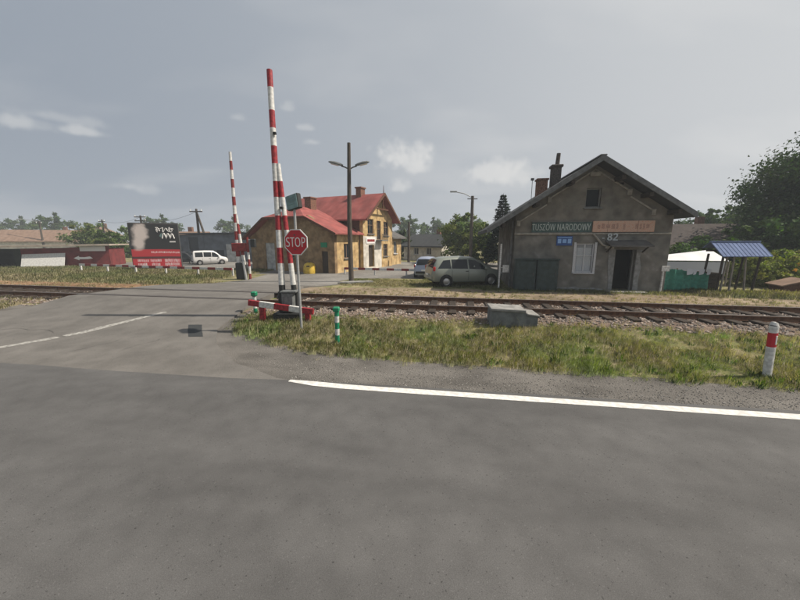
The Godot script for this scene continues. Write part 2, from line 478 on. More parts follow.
	mat("van_white", Color(.62, .62, .62), 0.35)
	mat("black_paint", Color(.025, .027, .032), 0.3)
	for k in ["scenic_paint", "blue_paint", "van_white", "black_paint"]:
		M[k].clearcoat_enabled = true
		M[k].clearcoat = 0.4
		M[k].clearcoat_roughness = 0.08
	mat("plastic_black", Color(.02, .02, .02), 0.7)
	mat("tyre", Color(.018, .018, .018), 0.9)
	mat("alloy", Color(.42, .42, .42), 0.35, {"metal": 0.8})
	mat("lamp_red", Color(.35, .02, .02), 0.15)
	mat("lamp_clear", Color(.55, .56, .56), 0.1)
	mat("bark", Color(.095, .075, .055), 0.95, {"tex": T.boards, "scale": Vector3(3, .8, 3), "bump": T.boards, "bs": 1.0})
	var lf := mat("leaf", Color(1, 1, 1), 0.7, {"spec": 0.25})
	lf.vertex_color_use_as_albedo = true
	lf.cull_mode = BaseMaterial3D.CULL_DISABLED
	lf.backlight_enabled = true
	lf.backlight = Color(.7, .8, .3)
	var gs := mat("blade", Color(1, 1, 1), 0.8, {"spec": 0.2})
	gs.vertex_color_use_as_albedo = true
	gs.cull_mode = BaseMaterial3D.CULL_DISABLED
	gs.backlight_enabled = true
	gs.backlight = Color(.85, .9, .5)
	mat("wire", Color(.03, .03, .03), 0.7)
	mat("hill_far", Color(.05, .07, .04), 1.0, {"tex": T.patch2, "scale": .02})

# ---------------------------------------------------------------- sky
func sky_texture(sun: Vector3) -> ImageTexture:
	var w := 2048
	var h := 1024
	var cn := noise(71, 9.0, 5)
	var cn2 := noise(72, 0.7, 4)
	# single puffs: direction, half width, half height, density
	var puffs := [[Vector3(0.011, 0.225, -0.974), 0.084, 0.042, 0.85], [Vector3(0.051, 0.199, -0.979), 0.051, 0.025, 0.70], [Vector3(0.006, 0.149, -0.989), 0.032, 0.023, 0.60], [Vector3(0.257, 0.178, -0.950), 0.071, 0.036, 0.80], [Vector3(0.323, 0.164, -0.932), 0.065, 0.038, 0.70], [Vector3(-0.715, 0.216, -0.664), 0.048, 0.017, 0.45], [Vector3(-0.649, 0.218, -0.729), 0.035, 0.010, 0.50], [Vector3(-0.615, 0.118, -0.780), 0.027, 0.011, 0.30], [Vector3(-0.247, 0.287, -0.925), 0.021, 0.010, 0.35], [Vector3(-0.234, 0.256, -0.938), 0.027, 0.011, 0.35], [Vector3(-0.395, 0.293, -0.871), 0.022, 0.012, 0.30], [Vector3(-0.286, 0.326, -0.901), 0.025, 0.015, 0.30], [Vector3(-0.670, 0.236, -0.704), 0.079, 0.012, 0.25], [Vector3(-0.584, 0.115, -0.804), 0.033, 0.014, 0.25]]
	var r := RandomNumberGenerator.new()
	r.seed = 31
	for i in 26:   # the same kind of cloud all round
		var az := r.randf_range(1.1, TAU - 1.1)
		var el := r.randf_range(.12, .6)
		puffs.append([Vector3(sin(az) * cos(el), sin(el), -cos(az) * cos(el)), r.randf_range(.03, .1), r.randf_range(.015, .04), r.randf_range(.3, .8)])
	var buf := PackedFloat32Array()
	buf.resize(w * h * 3)
	for j in h:
		var th := PI * (j + 0.5) / h
		var y := cos(th)
		if y < -0.1:
			for i in w:
				buf[(j * w + i) * 3] = .12
				buf[(j * w + i) * 3 + 1] = .115
				buf[(j * w + i) * 3 + 2] = .10
			continue
		var up := clampf(y, 0, 1)
		var base := HORIZON.lerp(ZENITH, pow(up, 0.6))
		for i in w:
			var az := TAU * (i + 0.5) / w
			var dir := Vector3(sin(az) * sin(th), y, -cos(az) * sin(th))
			var near := clampf(dir.dot(sun) * 0.5 + 0.5, 0, 1)
			var c := base.lerp(GLARE, pow(near, 2.1) * (1 - 0.45 * up))
			if y > 0.02:
				var q := dir / (y + 0.25)
				var b := cn2.get_noise_2d(q.x * 1.0 + 40.0, q.z * 2.1)
				c = c.lerp(c * 1.0 + VEIL, smoothstep(-0.1, 0.6, b))
			if y < 0:
				c = c.lerp(Color(.12, .115, .10), clampf(-y * 10, 0, 1))
			var o := (j * w + i) * 3
			buf[o] = c.r
			buf[o + 1] = c.g
			buf[o + 2] = c.b
	for p in puffs:
		var d: Vector3 = p[0]
		var rt := Vector3.UP.cross(d).normalized()
		var ut := d.cross(rt)
		var el := asin(d.y)
		var ci := int(fposmod(atan2(d.x, -d.z), TAU) / TAU * w)
		var cj := int((PI / 2 - el) / PI * h)
		var ri := int(p[1] * 2.2 / cos(el) / TAU * w) + 2
		var rj := int(p[2] * 2.2 / PI * h) + 2
		for j in range(maxi(0, cj - rj), mini(h, cj + rj + 1)):
			for i in range(ci - ri, ci + ri + 1):
				var th := PI * (j + 0.5) / h
				var az := TAU * (i + 0.5) / w
				var dir := Vector3(sin(az) * sin(th), cos(th), -cos(az) * sin(th))
				var x: float = dir.dot(rt) / p[1]
				var z: float = dir.dot(ut) / p[2]
				var n := cn.get_noise_3dv(dir * 1.6)
				var n2 := cn.get_noise_3dv(dir * 5.0)
				var e := Vector2(x, z * (1.0 if z > 0 else 1.5)).length() + n * .75 + n2 * .28
				var f: float = smoothstep(1.25, .25, e) * p[3]
				var o := (j * w + posmod(i, w)) * 3
				buf[o] = lerpf(buf[o], CLOUD.r, f)
				buf[o + 1] = lerpf(buf[o + 1], CLOUD.g, f)
				buf[o + 2] = lerpf(buf[o + 2], CLOUD.b, f)
	return ImageTexture.create_from_image(Image.create_from_data(w, h, false, Image.FORMAT_RGBF, buf.to_byte_array()))

# ---------------------------------------------------------------- vegetation
func crown_mesh(seed: int, blobs: Array, count: int, leaf: float, col: Color, spread := 0.3) -> ArrayMesh:   # blobs: [centre, radii]
	var r := RandomNumberGenerator.new()
	r.seed = seed
	var vs := PackedVector3Array()
	var ns := PackedVector3Array()
	var cs := PackedColorArray()
	var ids := PackedInt32Array()
	var total := 0.0
	for b in blobs:
		total += pow(b[1].x * b[1].y * b[1].z, 0.67)
	for b in blobs:
		var c: Vector3 = b[0]
		var rad: Vector3 = b[1]
		var share := int(count * pow(rad.x * rad.y * rad.z, 0.67) / total)
		var clumps := maxi(5, share / 70)
		for k in clumps:
			var dv := Vector3(r.randfn(), r.randfn(), r.randfn()).normalized()
			var cc := c + dv * rad * r.randf_range(0.35, 1.02)
			var cr := (rad.x + rad.y + rad.z) / 3 * r.randf_range(0.16, spread)
			var tone := r.randf_range(0.72, 1.28)
			var warm := r.randf_range(-0.12, 0.16)
			for l in share / clumps:
				var o := Vector3(r.randfn(), r.randfn() * 0.75, r.randfn()) * cr * 0.52
				var p := cc + o
				var s := leaf * r.randf_range(0.6, 1.35)
				var nrm := (Vector3(r.randfn(), r.randfn() + 0.7, r.randfn()) + (p - c).normalized() * 0.8).normalized()
				var x := nrm.cross(Vector3(r.randfn(), r.randfn(), r.randfn())).normalized() * s
				var y := nrm.cross(x) * 0.62
				var i := vs.size()
				vs.append_array([p - x, p + y * 0.9 - x * 0.1 + nrm * s * 0.12, p + x, p - y * 0.9 - x * 0.1 + nrm * s * 0.12])
				var t := tone * r.randf_range(0.75, 1.25)
				var lc := Color(col.r * t * (1 + warm), col.g * t, col.b * t * (1 - warm))
				for q in 4:
					ns.append((nrm + (p - c).normalized() * 0.5).normalized())
					cs.append(lc)
				ids.append_array([i, i + 1, i + 2, i, i + 2, i + 3])
	var a := []
	a.resize(Mesh.ARRAY_MAX)
	a[Mesh.ARRAY_VERTEX] = vs
	a[Mesh.ARRAY_NORMAL] = ns
	a[Mesh.ARRAY_COLOR] = cs
	a[Mesh.ARRAY_INDEX] = ids
	var m := ArrayMesh.new()
	m.add_surface_from_arrays(Mesh.PRIMITIVE_TRIANGLES, a)
	return m
func trunk(o: Node3D, seed: int, h: float, r0: float, blobs: Array) -> void:
	var r := RandomNumberGenerator.new()
	r.seed = seed + 7
	var st := S()
	var top := Vector3(r.randf_range(-.1, .1) * h, h, r.randf_range(-.1, .1) * h)
	var mid := top * 0.5 + Vector3(r.randf_range(-.06, .06), 0, r.randf_range(-.06, .06)) * h
	tube(st, [Vector3(0, -0.1, 0), Vector3(0, 0.15, 0), mid, top], [r0 * 1.5, r0, r0 * .75, r0 * .4], 8)
	for b in blobs:
		var s := mid.lerp(top, r.randf_range(0.0, 0.9))
		tube(st, [s, s.lerp(b[0], 0.5) + Vector3(0, -0.08 * h, 0) * r.randf(), b[0]], [r0 * .42, r0 * .3, r0 * .1], 6)
	put("trunk", st, M.bark, o)
func tree(called: String, label: String, at: Vector3, seed: int, h: float, w: float, col: Color, count: int, leaf: float, group := "", low := 0.25, category := "tree") -> Node3D:
	var o := thing(called, label, category, at, 0, group)
	var r := RandomNumberGenerator.new()
	r.seed = seed
	var blobs := []
	var n := 9
	for i in n:
		var f := (i + 0.5) / n
		var y := lerpf(h * low, h * 0.86, f)
		var env := sin(PI * clampf(0.18 + 0.74 * f, 0, 1))
		var a := i * 2.4 + r.randf() * 0.9
		var off := env * w * 0.5 * r.randf_range(0.25, 0.62)
		var rr := w * 0.5 * env * r.randf_range(0.48, 0.7) + 0.06 * w
		blobs.append([Vector3(cos(a) * off, y, sin(a) * off), Vector3(rr, minf(rr * r.randf_range(.6, .85), h * 0.3), rr)])
	trunk(o, seed, h * 0.62, maxf(0.05, h * 0.022), blobs)
	put_mesh("crown", crown_mesh(seed, blobs, count, leaf, col), M.leaf, o)
	return o
func spruce(called: String, label: String, at: Vector3, seed: int, h: float, w: float) -> void:
	var o := thing(called, label, "tree", at)
	var r := RandomNumberGenerator.new()
	r.seed = seed
	var st := S()
	tube(st, [Vector3.ZERO, Vector3(0, h * .5, 0), Vector3(0, h, 0)], [h * .02, h * .012, .01], 7)
	put("trunk", st, M.bark, o)
	var vs := PackedVector3Array()
	var ns := PackedVector3Array()
	var cs := PackedColorArray()
	var tiers := 26
	for i in tiers:
		var f := float(i) / tiers
		var y := lerpf(h * .12, h * .99, f)
		var reach := w * .5 * pow(1 - f, .85) + .06
		var arms := int(lerpf(13, 5, f))
		for k in arms:
			var a := TAU * k / arms + r.randf() * .7
			var rr := reach * r.randf_range(.62, 1.1)
			var d := Vector3(cos(a), 0, sin(a))
			for l in 44:
				var g := sqrt(r.randf())
				var p := Vector3(0, y, 0) + d * rr * g + Vector3(0, -.28 * rr * g + .10 * rr * g * g, 0) + Vector3(r.randfn(), r.randfn() * .7, r.randfn()) * rr * .09
				var x := (d + Vector3(r.randfn(), r.randfn() - .3, r.randfn()) * .5).normalized() * r.randf_range(.14, .26)
				var z := x.cross(Vector3(r.randfn(), r.randfn(), r.randfn())).normalized() * .05
				var t := r.randf_range(.6, 1.3)
				vs.append_array([p - z, p + z, p + x])
				for q in 3:
					ns.append((d * .6 + Vector3(0, .8, 0)).normalized())
					cs.append(Color(.028 * t, .046 * t, .036 * t))
	var arr := []
	arr.resize(Mesh.ARRAY_MAX)
	arr[Mesh.ARRAY_VERTEX] = vs
	arr[Mesh.ARRAY_NORMAL] = ns
	arr[Mesh.ARRAY_COLOR] = cs
	var m := ArrayMesh.new()
	m.add_surface_from_arrays(Mesh.PRIMITIVE_TRIANGLES, arr)
	put_mesh("crown", m, M.leaf, o)
func tuft(seed: int, blades: int, h: float, spread: float, width: float) -> ArrayMesh:
	var r := RandomNumberGenerator.new()
	r.seed = seed
	var vs := PackedVector3Array()
	var ns := PackedVector3Array()
	for i in blades:
		var a := r.randf() * TAU
		var d := Vector3(cos(a), 0, sin(a))
		var s := Vector3(-d.z, 0, d.x) * width * r.randf_range(.6, 1.2)
		var b := d * spread * sqrt(r.randf())
		var hh := h * r.randf_range(.45, 1.1)
		var m := b + d * hh * .18 * r.randf() + Vector3(0, hh * .55, 0)
		var e := b + d * hh * r.randf_range(.2, .75) + Vector3(0, hh * r.randf_range(.75, 1.0), 0)
		vs.append_array([b - s, b + s, m + s * .8, b - s, m + s * .8, m - s * .8, m - s * .8, m + s * .8, e])
		for q in 9:
			ns.append((Vector3.UP * .8 + d * .5).normalized())
	var arr := []
	arr.resize(Mesh.ARRAY_MAX)
	arr[Mesh.ARRAY_VERTEX] = vs
	arr[Mesh.ARRAY_NORMAL] = ns
	var m2 := ArrayMesh.new()
	m2.add_surface_from_arrays(Mesh.PRIMITIVE_TRIANGLES, arr)
	return m2
func scatter(called: String, label: String, mesh: Mesh, m: Material, spots: Array, cols: Array, sizes: Array, seed: int, tilt := 0.12) -> void:
	var r := RandomNumberGenerator.new()
	r.seed = seed
	var mm := MultiMesh.new()
	mm.transform_format = MultiMesh.TRANSFORM_3D
	mm.use_colors = true
	mm.mesh = mesh
	mm.instance_count = spots.size()
	for i in spots.size():
		var b := Basis(Vector3.UP, r.randf() * TAU) * Basis(Vector3.RIGHT, r.randfn() * tilt)
		mm.set_instance_transform(i, Transform3D(b.scaled(Vector3.ONE * sizes[i]), spots[i]))
		mm.set_instance_color(i, cols[i])
	var o := MultiMeshInstance3D.new()
	o.name = numbered(called)
	o.multimesh = mm
	o.material_override = m
	add_child(o)
	o.set_meta("kind", "stuff")
	o.set_meta("label", label)
	o.set_meta("category", called.get_slice("_", called.get_slice_count("_") - 1))
func inside(pl: PackedVector2Array, t: float, n: float) -> bool:
	return Geometry2D.is_point_in_polygon(Vector2(t, n), pl)

# ---------------------------------------------------------------- cars (x forward, z to the right side)
const SCENIC := [[-2.12, .42, .62, .70, .60, .66, .58], [-2.05, .30, .88, 1.00, .74, .80, .70], [-1.94, .28, .96, 1.30, .80, .84, .66], [-1.74, .27, .98, 1.54, .82, .86, .61], [-1.3, .25, .97, 1.62, .83, .87, .60], [-.3, .24, .94, 1.65, .83, .87, .60], [.35, .24, .92, 1.60, .83, .87, .59], [.78, .24, .91, 1.42, .83, .87, .60], [1.28, .24, .89, 1.10, .83, .86, .66], [1.45, .25, .87, .99, .82, .85, .70], [1.85, .27, .79, .90, .78, .82, .66], [2.05, .30, .66, .76, .70, .74, .58], [2.14, .38, .55, .60, .55, .58, .48]]
const VAN := [[-2.1, .40, .70, .80, .66, .74, .68], [-2.06, .30, .95, 1.25, .78, .84, .78], [-2.0, .28, 1.0, 1.76, .82, .86, .74], [-1.85, .27, 1.0, 1.86, .83, .87, .74], [-.5, .26, 1.0, 1.90, .83, .87, .74], [.45, .26, .98, 1.86, .83, .87, .73], [.85, .26, .97, 1.60, .83, .87, .70], [1.3, .26, .95, 1.15, .83, .86, .70], [1.5, .26, .92, 1.05, .82, .85, .70], [1.95, .28, .82, .94, .78, .82, .66], [2.1, .32, .68, .78, .70, .74, .58], [2.16, .40, .58, .62, .56, .60, .48]]
func car_ring(s: Array, k: float) -> Array:
	var pts := [Vector2(0, s[1]), Vector2(s[4] - .08, s[1]), Vector2(s[4], s[1] + .08), Vector2(s[5], lerpf(s[1], s[2], .55)), Vector2(s[5] - .02, s[2]), Vector2(s[6] + .02, lerpf(s[2], s[3], .86)), Vector2(s[6] - .08, s[3] - .01), Vector2(0, s[3] + .02)]
	var out := []
	for p: Vector2 in pts:
		out.append(Vector3(s[0], p.y, p.x) * k)
	for i in range(pts.size() - 2, 0, -1):
		out.append(Vector3(s[0], pts[i].y, -pts[i].x) * k)
	return out
func car_at(tab: Array, x: float) -> Array:
	for i in tab.size() - 1:
		if x <= tab[i + 1][0]:
			var f: float = clampf((x - tab[i][0]) / (tab[i + 1][0] - tab[i][0]), 0, 1)
			var r := []
			for j in 7:
				r.append(lerpf(tab[i][j], tab[i + 1][j], f))
			return r
	return tab[tab.size() - 1]
func car(called: String, label: String, at: Vector3, turn: float, tab: Array, k: float, paint: Material, panes: Array, rear: Array, front: Array, group := "") -> Node3D:
	var o := thing(called, label, "car", at, turn, group)
	var st := S()
	st.set_smooth_group(1)
	var rings := []
	for s in tab:
		rings.append(car_ring(s, k))
	var c := rings[0].size() as int
	for i in rings.size() - 1:
		var mid := Vector3(tab[i][0], (tab[i][1] + tab[i][3]) / 2, 0) * k
		for j in c:
			var l := (j + 1) % c
			quad(st, rings[i][j], rings[i][l], rings[i + 1][l], rings[i + 1][j], (rings[i][j] + rings[i + 1][l]) / 2 - mid)
	for e in [0, rings.size() - 1]:
		var m := Vector3(tab[e][0], (tab[e][1] + tab[e][3]) / 2, 0) * k
		for j in c:
			tri(st, m, rings[e][j], rings[e][(j + 1) % c], Vector3(-1 if e == 0 else 1, 0, 0))
	put("body", st, paint, o)
	for side in [-1.0, 1.0]:
		for pn in panes:
			var g := S()
			var pts := []
			for q in range(0, pn.size(), 2):
				var s := car_at(tab, pn[q])
				var a := Vector3(s[0], s[2], (s[5] - .02))
				var b := Vector3(s[0], lerpf(s[2], s[3], .86), s[6] + .02)
				var p := a.lerp(b, pn[q + 1]) * k
				p.z = (p.z + .012) * side
				pts.append(p)
			for q in range(1, pts.size() - 1):
				tri(g, pts[0], pts[q], pts[q + 1], Vector3(0, .3, side))
			put("side_window", g, M.glass, o)
	for e in [[rear, "rear_window", -1.0], [front, "windscreen", 1.0]]:
		var g := S()
		g.set_smooth_group(1)
		var xs: Array = e[0]
		for i in xs.size() - 1:
			var s0 := car_at(tab, xs[i])
			var s1 := car_at(tab, xs[i + 1])
			for z in [[-1.0, -.5], [-.5, 0.0], [0.0, .5], [.5, 1.0]]:
				var f := func(s: Array, zz: float) -> Vector3:
					return Vector3(s[0] + e[2] * .022, lerpf(s[3] + .02, s[3] - .008, absf(zz)) + .014, zz * (s[6] - .075)) * k
				quad(g, f.call(s0, z[0]), f.call(s0, z[1]), f.call(s1, z[1]), f.call(s1, z[0]), Vector3(e[2], .6, 0))
		put(e[1], g, M.glass, o)
	for x in [-1.32, 1.34]:
		for side in [-1.0, 1.0]:
			var s := car_at(tab, x)
			var ar := S()
			lathe(ar, [Vector2(.37, 0), Vector2(.37, .012), Vector2(.001, .012)], 20, Transform3D(Basis(Vector3.RIGHT, PI / 2 * side), Vector3(x * k, .33 * k, side * (s[5] - .006) * k)).scaled_local(Vector3(k, 1, k)))
			put("wheel_arch", ar, M.plastic_black, o)
			var w := Node3D.new()
			w.name = "wheel"
			o.add_child(w, true)
			w.position = Vector3(x * k, .315 * k, side * (s[5] - .07) * k)
			var wx := Transform3D(Basis(Vector3.RIGHT, PI / 2 * side), Vector3.ZERO)
			var ty := S()
			lathe(ty, [Vector2(.21 * k, -.1), Vector2(.31 * k, -.1), Vector2(.315 * k, .05), Vector2(.295 * k, .085), Vector2(.2 * k, .088)], 22, wx)
			put("tyre", ty, M.tyre, w)
			var rim := S()
			lathe(rim, [Vector2(.205 * k, .086), Vector2(.185 * k, .07), Vector2(.06 * k, .088), Vector2(.001, .09)], 10, wx, false)
			put("rim", rim, M.alloy, w)
	for side in [-1.0, 1.0]:
		var r := car_at(tab, -2.0)
		var tl := S()
		box(tl, Vector3(-1.99 * k, 1.0 * k, side * .765 * k), Vector3(.14, .24, .12) * k, .03)
		put("tail_light", tl, M.lamp_red, o)
		var hl := S()
		box(hl, Vector3(1.98 * k, .70 * k, side * .62 * k), Vector3(.2, .14, .24) * k, .04)
		put("headlight", hl, M.lamp_clear, o)
		var mi := S()
		box(mi, Vector3(.98 * k, 1.02 * k, side * .96 * k), Vector3(.14, .13, .18) * k, .03)
		put("wing_mirror", mi, paint, o)
		var ha := S()
		box(ha, Vector3(-.12 * k, .86 * k, side * .878 * k), Vector3(.16, .035, .03) * k, .01)
		put("door_handle", ha, M.plastic_black, o)
		for sx in [-.98, -.02, 1.02]:
			var se := S()
			var s := car_at(tab, sx)
			bar(se, Vector3(sx, .36, side * (s[5] - .035)) * k, Vector3(sx, .64, side * (s[5] + .001)) * k, .012, .012)
			bar(se, Vector3(sx, .64, side * (s[5] + .001)) * k, Vector3(sx, .93, side * (s[5] - .018)) * k, .012, .012)
			put("door_seam", se, M.plastic_black, o)
	var bp := S()
	box(bp, Vector3(-2.1 * k, .5 * k, 0), Vector3(.12, .16, 1.36) * k, .03)
	put("rear_bumper", bp, M.plastic_black if paint != M.scenic_paint else paint, o)
	var pl := S()
	box(pl, Vector3(-2.17 * k, .66 * k, 0), Vector3(.03, .1, .46) * k, .004)
	put("number_plate", pl, M.sign_white, o)
	return o

# ---------------------------------------------------------------- windows
func window(parent: Node3D, r: Rect2, fm: Material, xf := Transform3D(), mull := 1, bars := 1, recess := 0.1, curtain := false) -> void:   # set into an opening r of a wall whose front is z = 0
	var w := Node3D.new()
	w.name = "window"
	parent.add_child(w, true)
	w.transform = xf
	var st := S()
	var t := 0.055
	var z := -recess
	box(st, Vector3(r.position.x + t / 2, r.get_center().y, z), Vector3(t, r.size.y, .06))
	box(st, Vector3(r.end.x - t / 2, r.get_center().y, z), Vector3(t, r.size.y, .06))
	box(st, Vector3(r.get_center().x, r.position.y + t / 2, z), Vector3(r.size.x - 2 * t, t, .06))
	box(st, Vector3(r.get_center().x, r.end.y - t / 2, z), Vector3(r.size.x - 2 * t, t, .06))
	for i in mull:
		box(st, Vector3(r.position.x + r.size.x * (i + 1) / (mull + 1), r.get_center().y, z), Vector3(.05, r.size.y - 2 * t, .05))
	for i in bars:
		box(st, Vector3(r.get_center().x, r.position.y + r.size.y * (i + 1) / (bars + 1) + .12, z), Vector3(r.size.x - 2 * t, .035, .044))
	put("frame", st, fm, w)
	for i in mull + 1:
		var g := S()
		var pw := (r.size.x - 2 * t) / (mull + 1)
		box(g, Vector3(r.position.x + t + pw * (i + .5), r.get_center().y, z - .012), Vector3(pw - .052, r.size.y - 2 * t, .008))
		put("pane", g, M.glass_dull if curtain else (M.glass_clear if fm == M.window_white and recess < .09 else M.glass), w)
	var s := S()
	box(s, Vector3(r.get_center().x, r.position.y - .03, .03), Vector3(r.size.x + .14, .06, .16), .01)
	put("sill", s, fm if fm == M.window_white else M.concrete_dark, w)
func plank(parent: Node3D, called: String, m: Material, a: Vector3, b: Vector3, w: float, h: float, bev := 0.01) -> MeshInstance3D:
	var st := S()
	bar(st, a, b, w, h, bev)
	return put(called, st, m, parent)
func block(parent: Node3D, called: String, m: Material, c: Vector3, s: Vector3, bev := 0.01) -> MeshInstance3D:
	var st := S()
	box(st, c, s, bev)
	return put(called, st, m, parent)
func pipe(parent: Node3D, called: String, m: Material, pts: Array, radii: Array, sides := 10) -> MeshInstance3D:
	var st := S()
	tube(st, pts, radii, sides)
	return put(called, st, m, parent)

# ---------------------------------------------------------------- the railway house
func railway_house() -> void:
	var o := thing("railway_house", "old grey plastered railway house with steep dark gable roof beside the track", "house", P(5.53, 0, 16.2), -9.76)
	var ax := 3.30
	var ay := 5.86   # underside of the roof at the ridge
	var win := Rect2(2.80, .98, .80, 1.36)
	var gw := Rect2(3.02, 3.96, .64, .86)
	var door := Rect2(4.53, .16, .86, 1.90)
	var W := 6.72
	var D := 6.0
	var f := S()
	wall(f, poly([0, 2.80, W, 2.80, W, 3.66, ax, ay - .02, 0, 3.66]), [gw], .35)
	put("upper_wall", f, M.plaster, o)
	f = S()
	wall(f, poly([0, -.1, W, -.1, W, 2.80, 0, 2.80]), [win, door], .35)
	put("front_wall", f, M.plaster_low, o)
	f = S()
	wall(f, poly([0, -.1, D - .352, -.1, D - .352, 3.62, 0, 3.62]), [Rect2(D - 5.2, .95, .8, 1.4)], .3, Transform3D(Basis(Vector3.UP, -PI / 2), Vector3(0, 0, -D)))
	put("side_wall", f, M.plaster_low, o)
	f = S()
	wall(f, poly([0, -.1, D - .37, -.1, D - .37, 3.62, 0, 3.62]), [], .3, Transform3D(Basis(Vector3.UP, PI / 2), Vector3(W, 0, -.36)))
	put("side_wall", f, M.plaster, o)
	f = S()
	wall(f, poly([0, -.1, W, -.1, W, 3.66, ax, ay - .02, 0, 3.66]), [], .3, Transform3D(Basis(), Vector3(0, 0, -D)))
	put("back_wall", f, M.plaster, o)
	window(o, Rect2(D - 5.2, .95, .8, 1.4), M.old_frame, Transform3D(Basis(Vector3.UP, -PI / 2), Vector3(0, 0, -D)))
	window(o, win, M.window_white, Transform3D(), 1, 1, .08)
	window(o, gw, M.old_frame, Transform3D(), 0, 0, .14, true)
	# pale surround of the lower window
	for q in [[win.position.x - .05, .10], [win.end.x + .05, .10]]:
		block(o, "window_surround", M.window_white, Vector3(q[0], win.get_center().y, .012), Vector3(q[1], win.size.y + .1, .03))
	f = S()
	box(f, Vector3(win.get_center().x, 1.56, -.22), Vector3(.74, 1.16, .02))
	put("curtain", f, M.curtain, o)
	# door: dark and standing open
	block(o, "door_leaf", M.door_brown, Vector3(4.60, 1.1, -.62), Vector3(.05, 1.84, .8))
	block(o, "door_frame", M.old_frame, Vector3(5.355, 1.1, -.2), Vector3(.06, 1.88, .12))
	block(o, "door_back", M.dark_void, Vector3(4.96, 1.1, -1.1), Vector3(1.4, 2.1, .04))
	block(o, "door_step", M.concrete, Vector3(4.95, .10, .32), Vector3(1.7, .16, .62), .02)
	f = S()
	prism(f, poly([5.40, .16, 5.62, .2, 5.60, .75, 5.66, 1.25, 5.55, 1.7, 5.62, 2.04, 5.40, 2.06]), .001, .022)
	put("patched_jamb", f, M.pale_plaster, o)
	f = S()
	prism(f, poly([4.36, .16, 4.51, .16, 4.51, 2.1, 4.22, 2.12, 4.24, 1.4, 4.31, .8]), .001, .02)
	put("patched_jamb", f, M.pale_plaster, o)
	f = S()
	prism(f, poly([2.0, -.05, 4.2, -.05, 4.2, .2, 3.7, .27, 3.2, .22, 2.9, .3, 2.4, .25, 2.0, .28]), .001, .016)
	put("worn_plinth", f, M.pale_plaster, o)
	# moulding band, boards and signs
	block(o, "moulding", M.moulding, Vector3(1.72, 2.785, .03), Vector3(3.5, .09, .08), .015)
	block(o, "moulding", M.moulding, Vector3(5.08, 2.785, .03), Vector3(3.22, .07, .06), .015)
	var b := block(o, "name_board", M.board_green, Vector3(2.06, 3.09, .03), Vector3(2.62, .48, .05), .008)
	block(b, "board_rim", M.old_frame, Vector3(2.06, 3.345, .045), Vector3(2.66, .025, .07), .004)
	block(b, "board_rim", M.old_frame, Vector3(2.06, 2.84, .045), Vector3(2.66, .025, .07), .004)
	var tx := put_mesh("lettering", text("TUSZÓW NARODOWY", .27, .012, false), M.letter_pale, b)
	tx.position = Vector3(2.04, 3.09, .062)
	tx.scale = Vector3(.70, 1.05, 1)
	b = block(o, "name_board", M.board_pink, Vector3(4.70, 3.11, .03), Vector3(2.56, .50, .05), .008)
	b.set_meta("label", "faded pink board with worn red lettering")
	var pr := RandomNumberGenerator.new()
	pr.seed = 8
	var px := 3.62
	while px < 5.75:   # worn red print, no longer readable
		var pw := pr.randf_range(.07, .17)
		if pr.randf() > .12:
			block(b, "print", M.faded_red, Vector3(px + pw / 2, 3.11 + pr.randf_range(-.02, .02), .0575), Vector3(pw, pr.randf_range(.16, .25), .005), 0)
		px += pw + .06
	for x in [4.05, 5.3]:
		block(b, "board_joint", M.roof_orange, Vector3(x, 3.11, .057), Vector3(.012, .5, .006), 0)
	b = block(o, "sign_plate", M.sign_blue, Vector3(2.25, 2.46, .03), Vector3(.70, .44, .03), .006)
	block(b, "print", M.sign_pale_blue, Vector3(2.25, 2.61, .048), Vector3(.62, .035, .006), 0)
	for q in [[2.03, .15, .20], [2.25, .17, .17], [2.47, .15, .20]]:
		block(b, "print", M.sign_pale_blue, Vector3(q[0], 2.45, .048), Vector3(q[1], q[2], .006), 0)
	tx = put_mesh("house_number", text("82", .31, .015), M.number_white, o)
	tx.position = Vector3(4.30, 2.63, .06)
	block(o, "number_dash", M.number_white, Vector3(3.93, 2.58, .012), Vector3(.1, .04, .02))
	# canopy over the door
	f = S()
	prism(f, poly([0, 2.50, .75, 2.26, .75, 2.20, 0, 2.44]), 4.02, 5.72, Transform3D(Basis(Vector3(0, 0, 1), Vector3(0, 1, 0), Vector3(1, 0, 0)), Vector3.ZERO))
	put("door_canopy", f, M.roof_grey, o)
	for x in [4.12, 5.62]:
		plank(o, "canopy_bracket", M.dark_wood, Vector3(x, 1.95, .04), Vector3(x, 2.26, .58), .06, .06)
	pipe(o, "drain_pipe", M.moulding, [Vector3(3.44, 2.80, .09), Vector3(3.90, 2.28, .10), Vector3(4.12, 2.22, .10)], [.045], 8)
	block(o, "drain_box", M.moulding, Vector3(4.20, 2.17, .10), Vector3(.34, .12, .14), .01)
	block(o, "meter_box", M.old_frame, Vector3(-.06, 1.62, -.9), Vector3(.14, .5, .42), .02)
	pipe(o, "downpipe", M.roof_edge, [Vector3(-.09, 3.4, -.25), Vector3(-.09, .1, -.25)], [.05], 8)
	# roof: two slabs with a deep overhang
	var sl := [[-1.38, 3.00, "roof_slope"], [7.15, 3.61, "roof_slope"]]
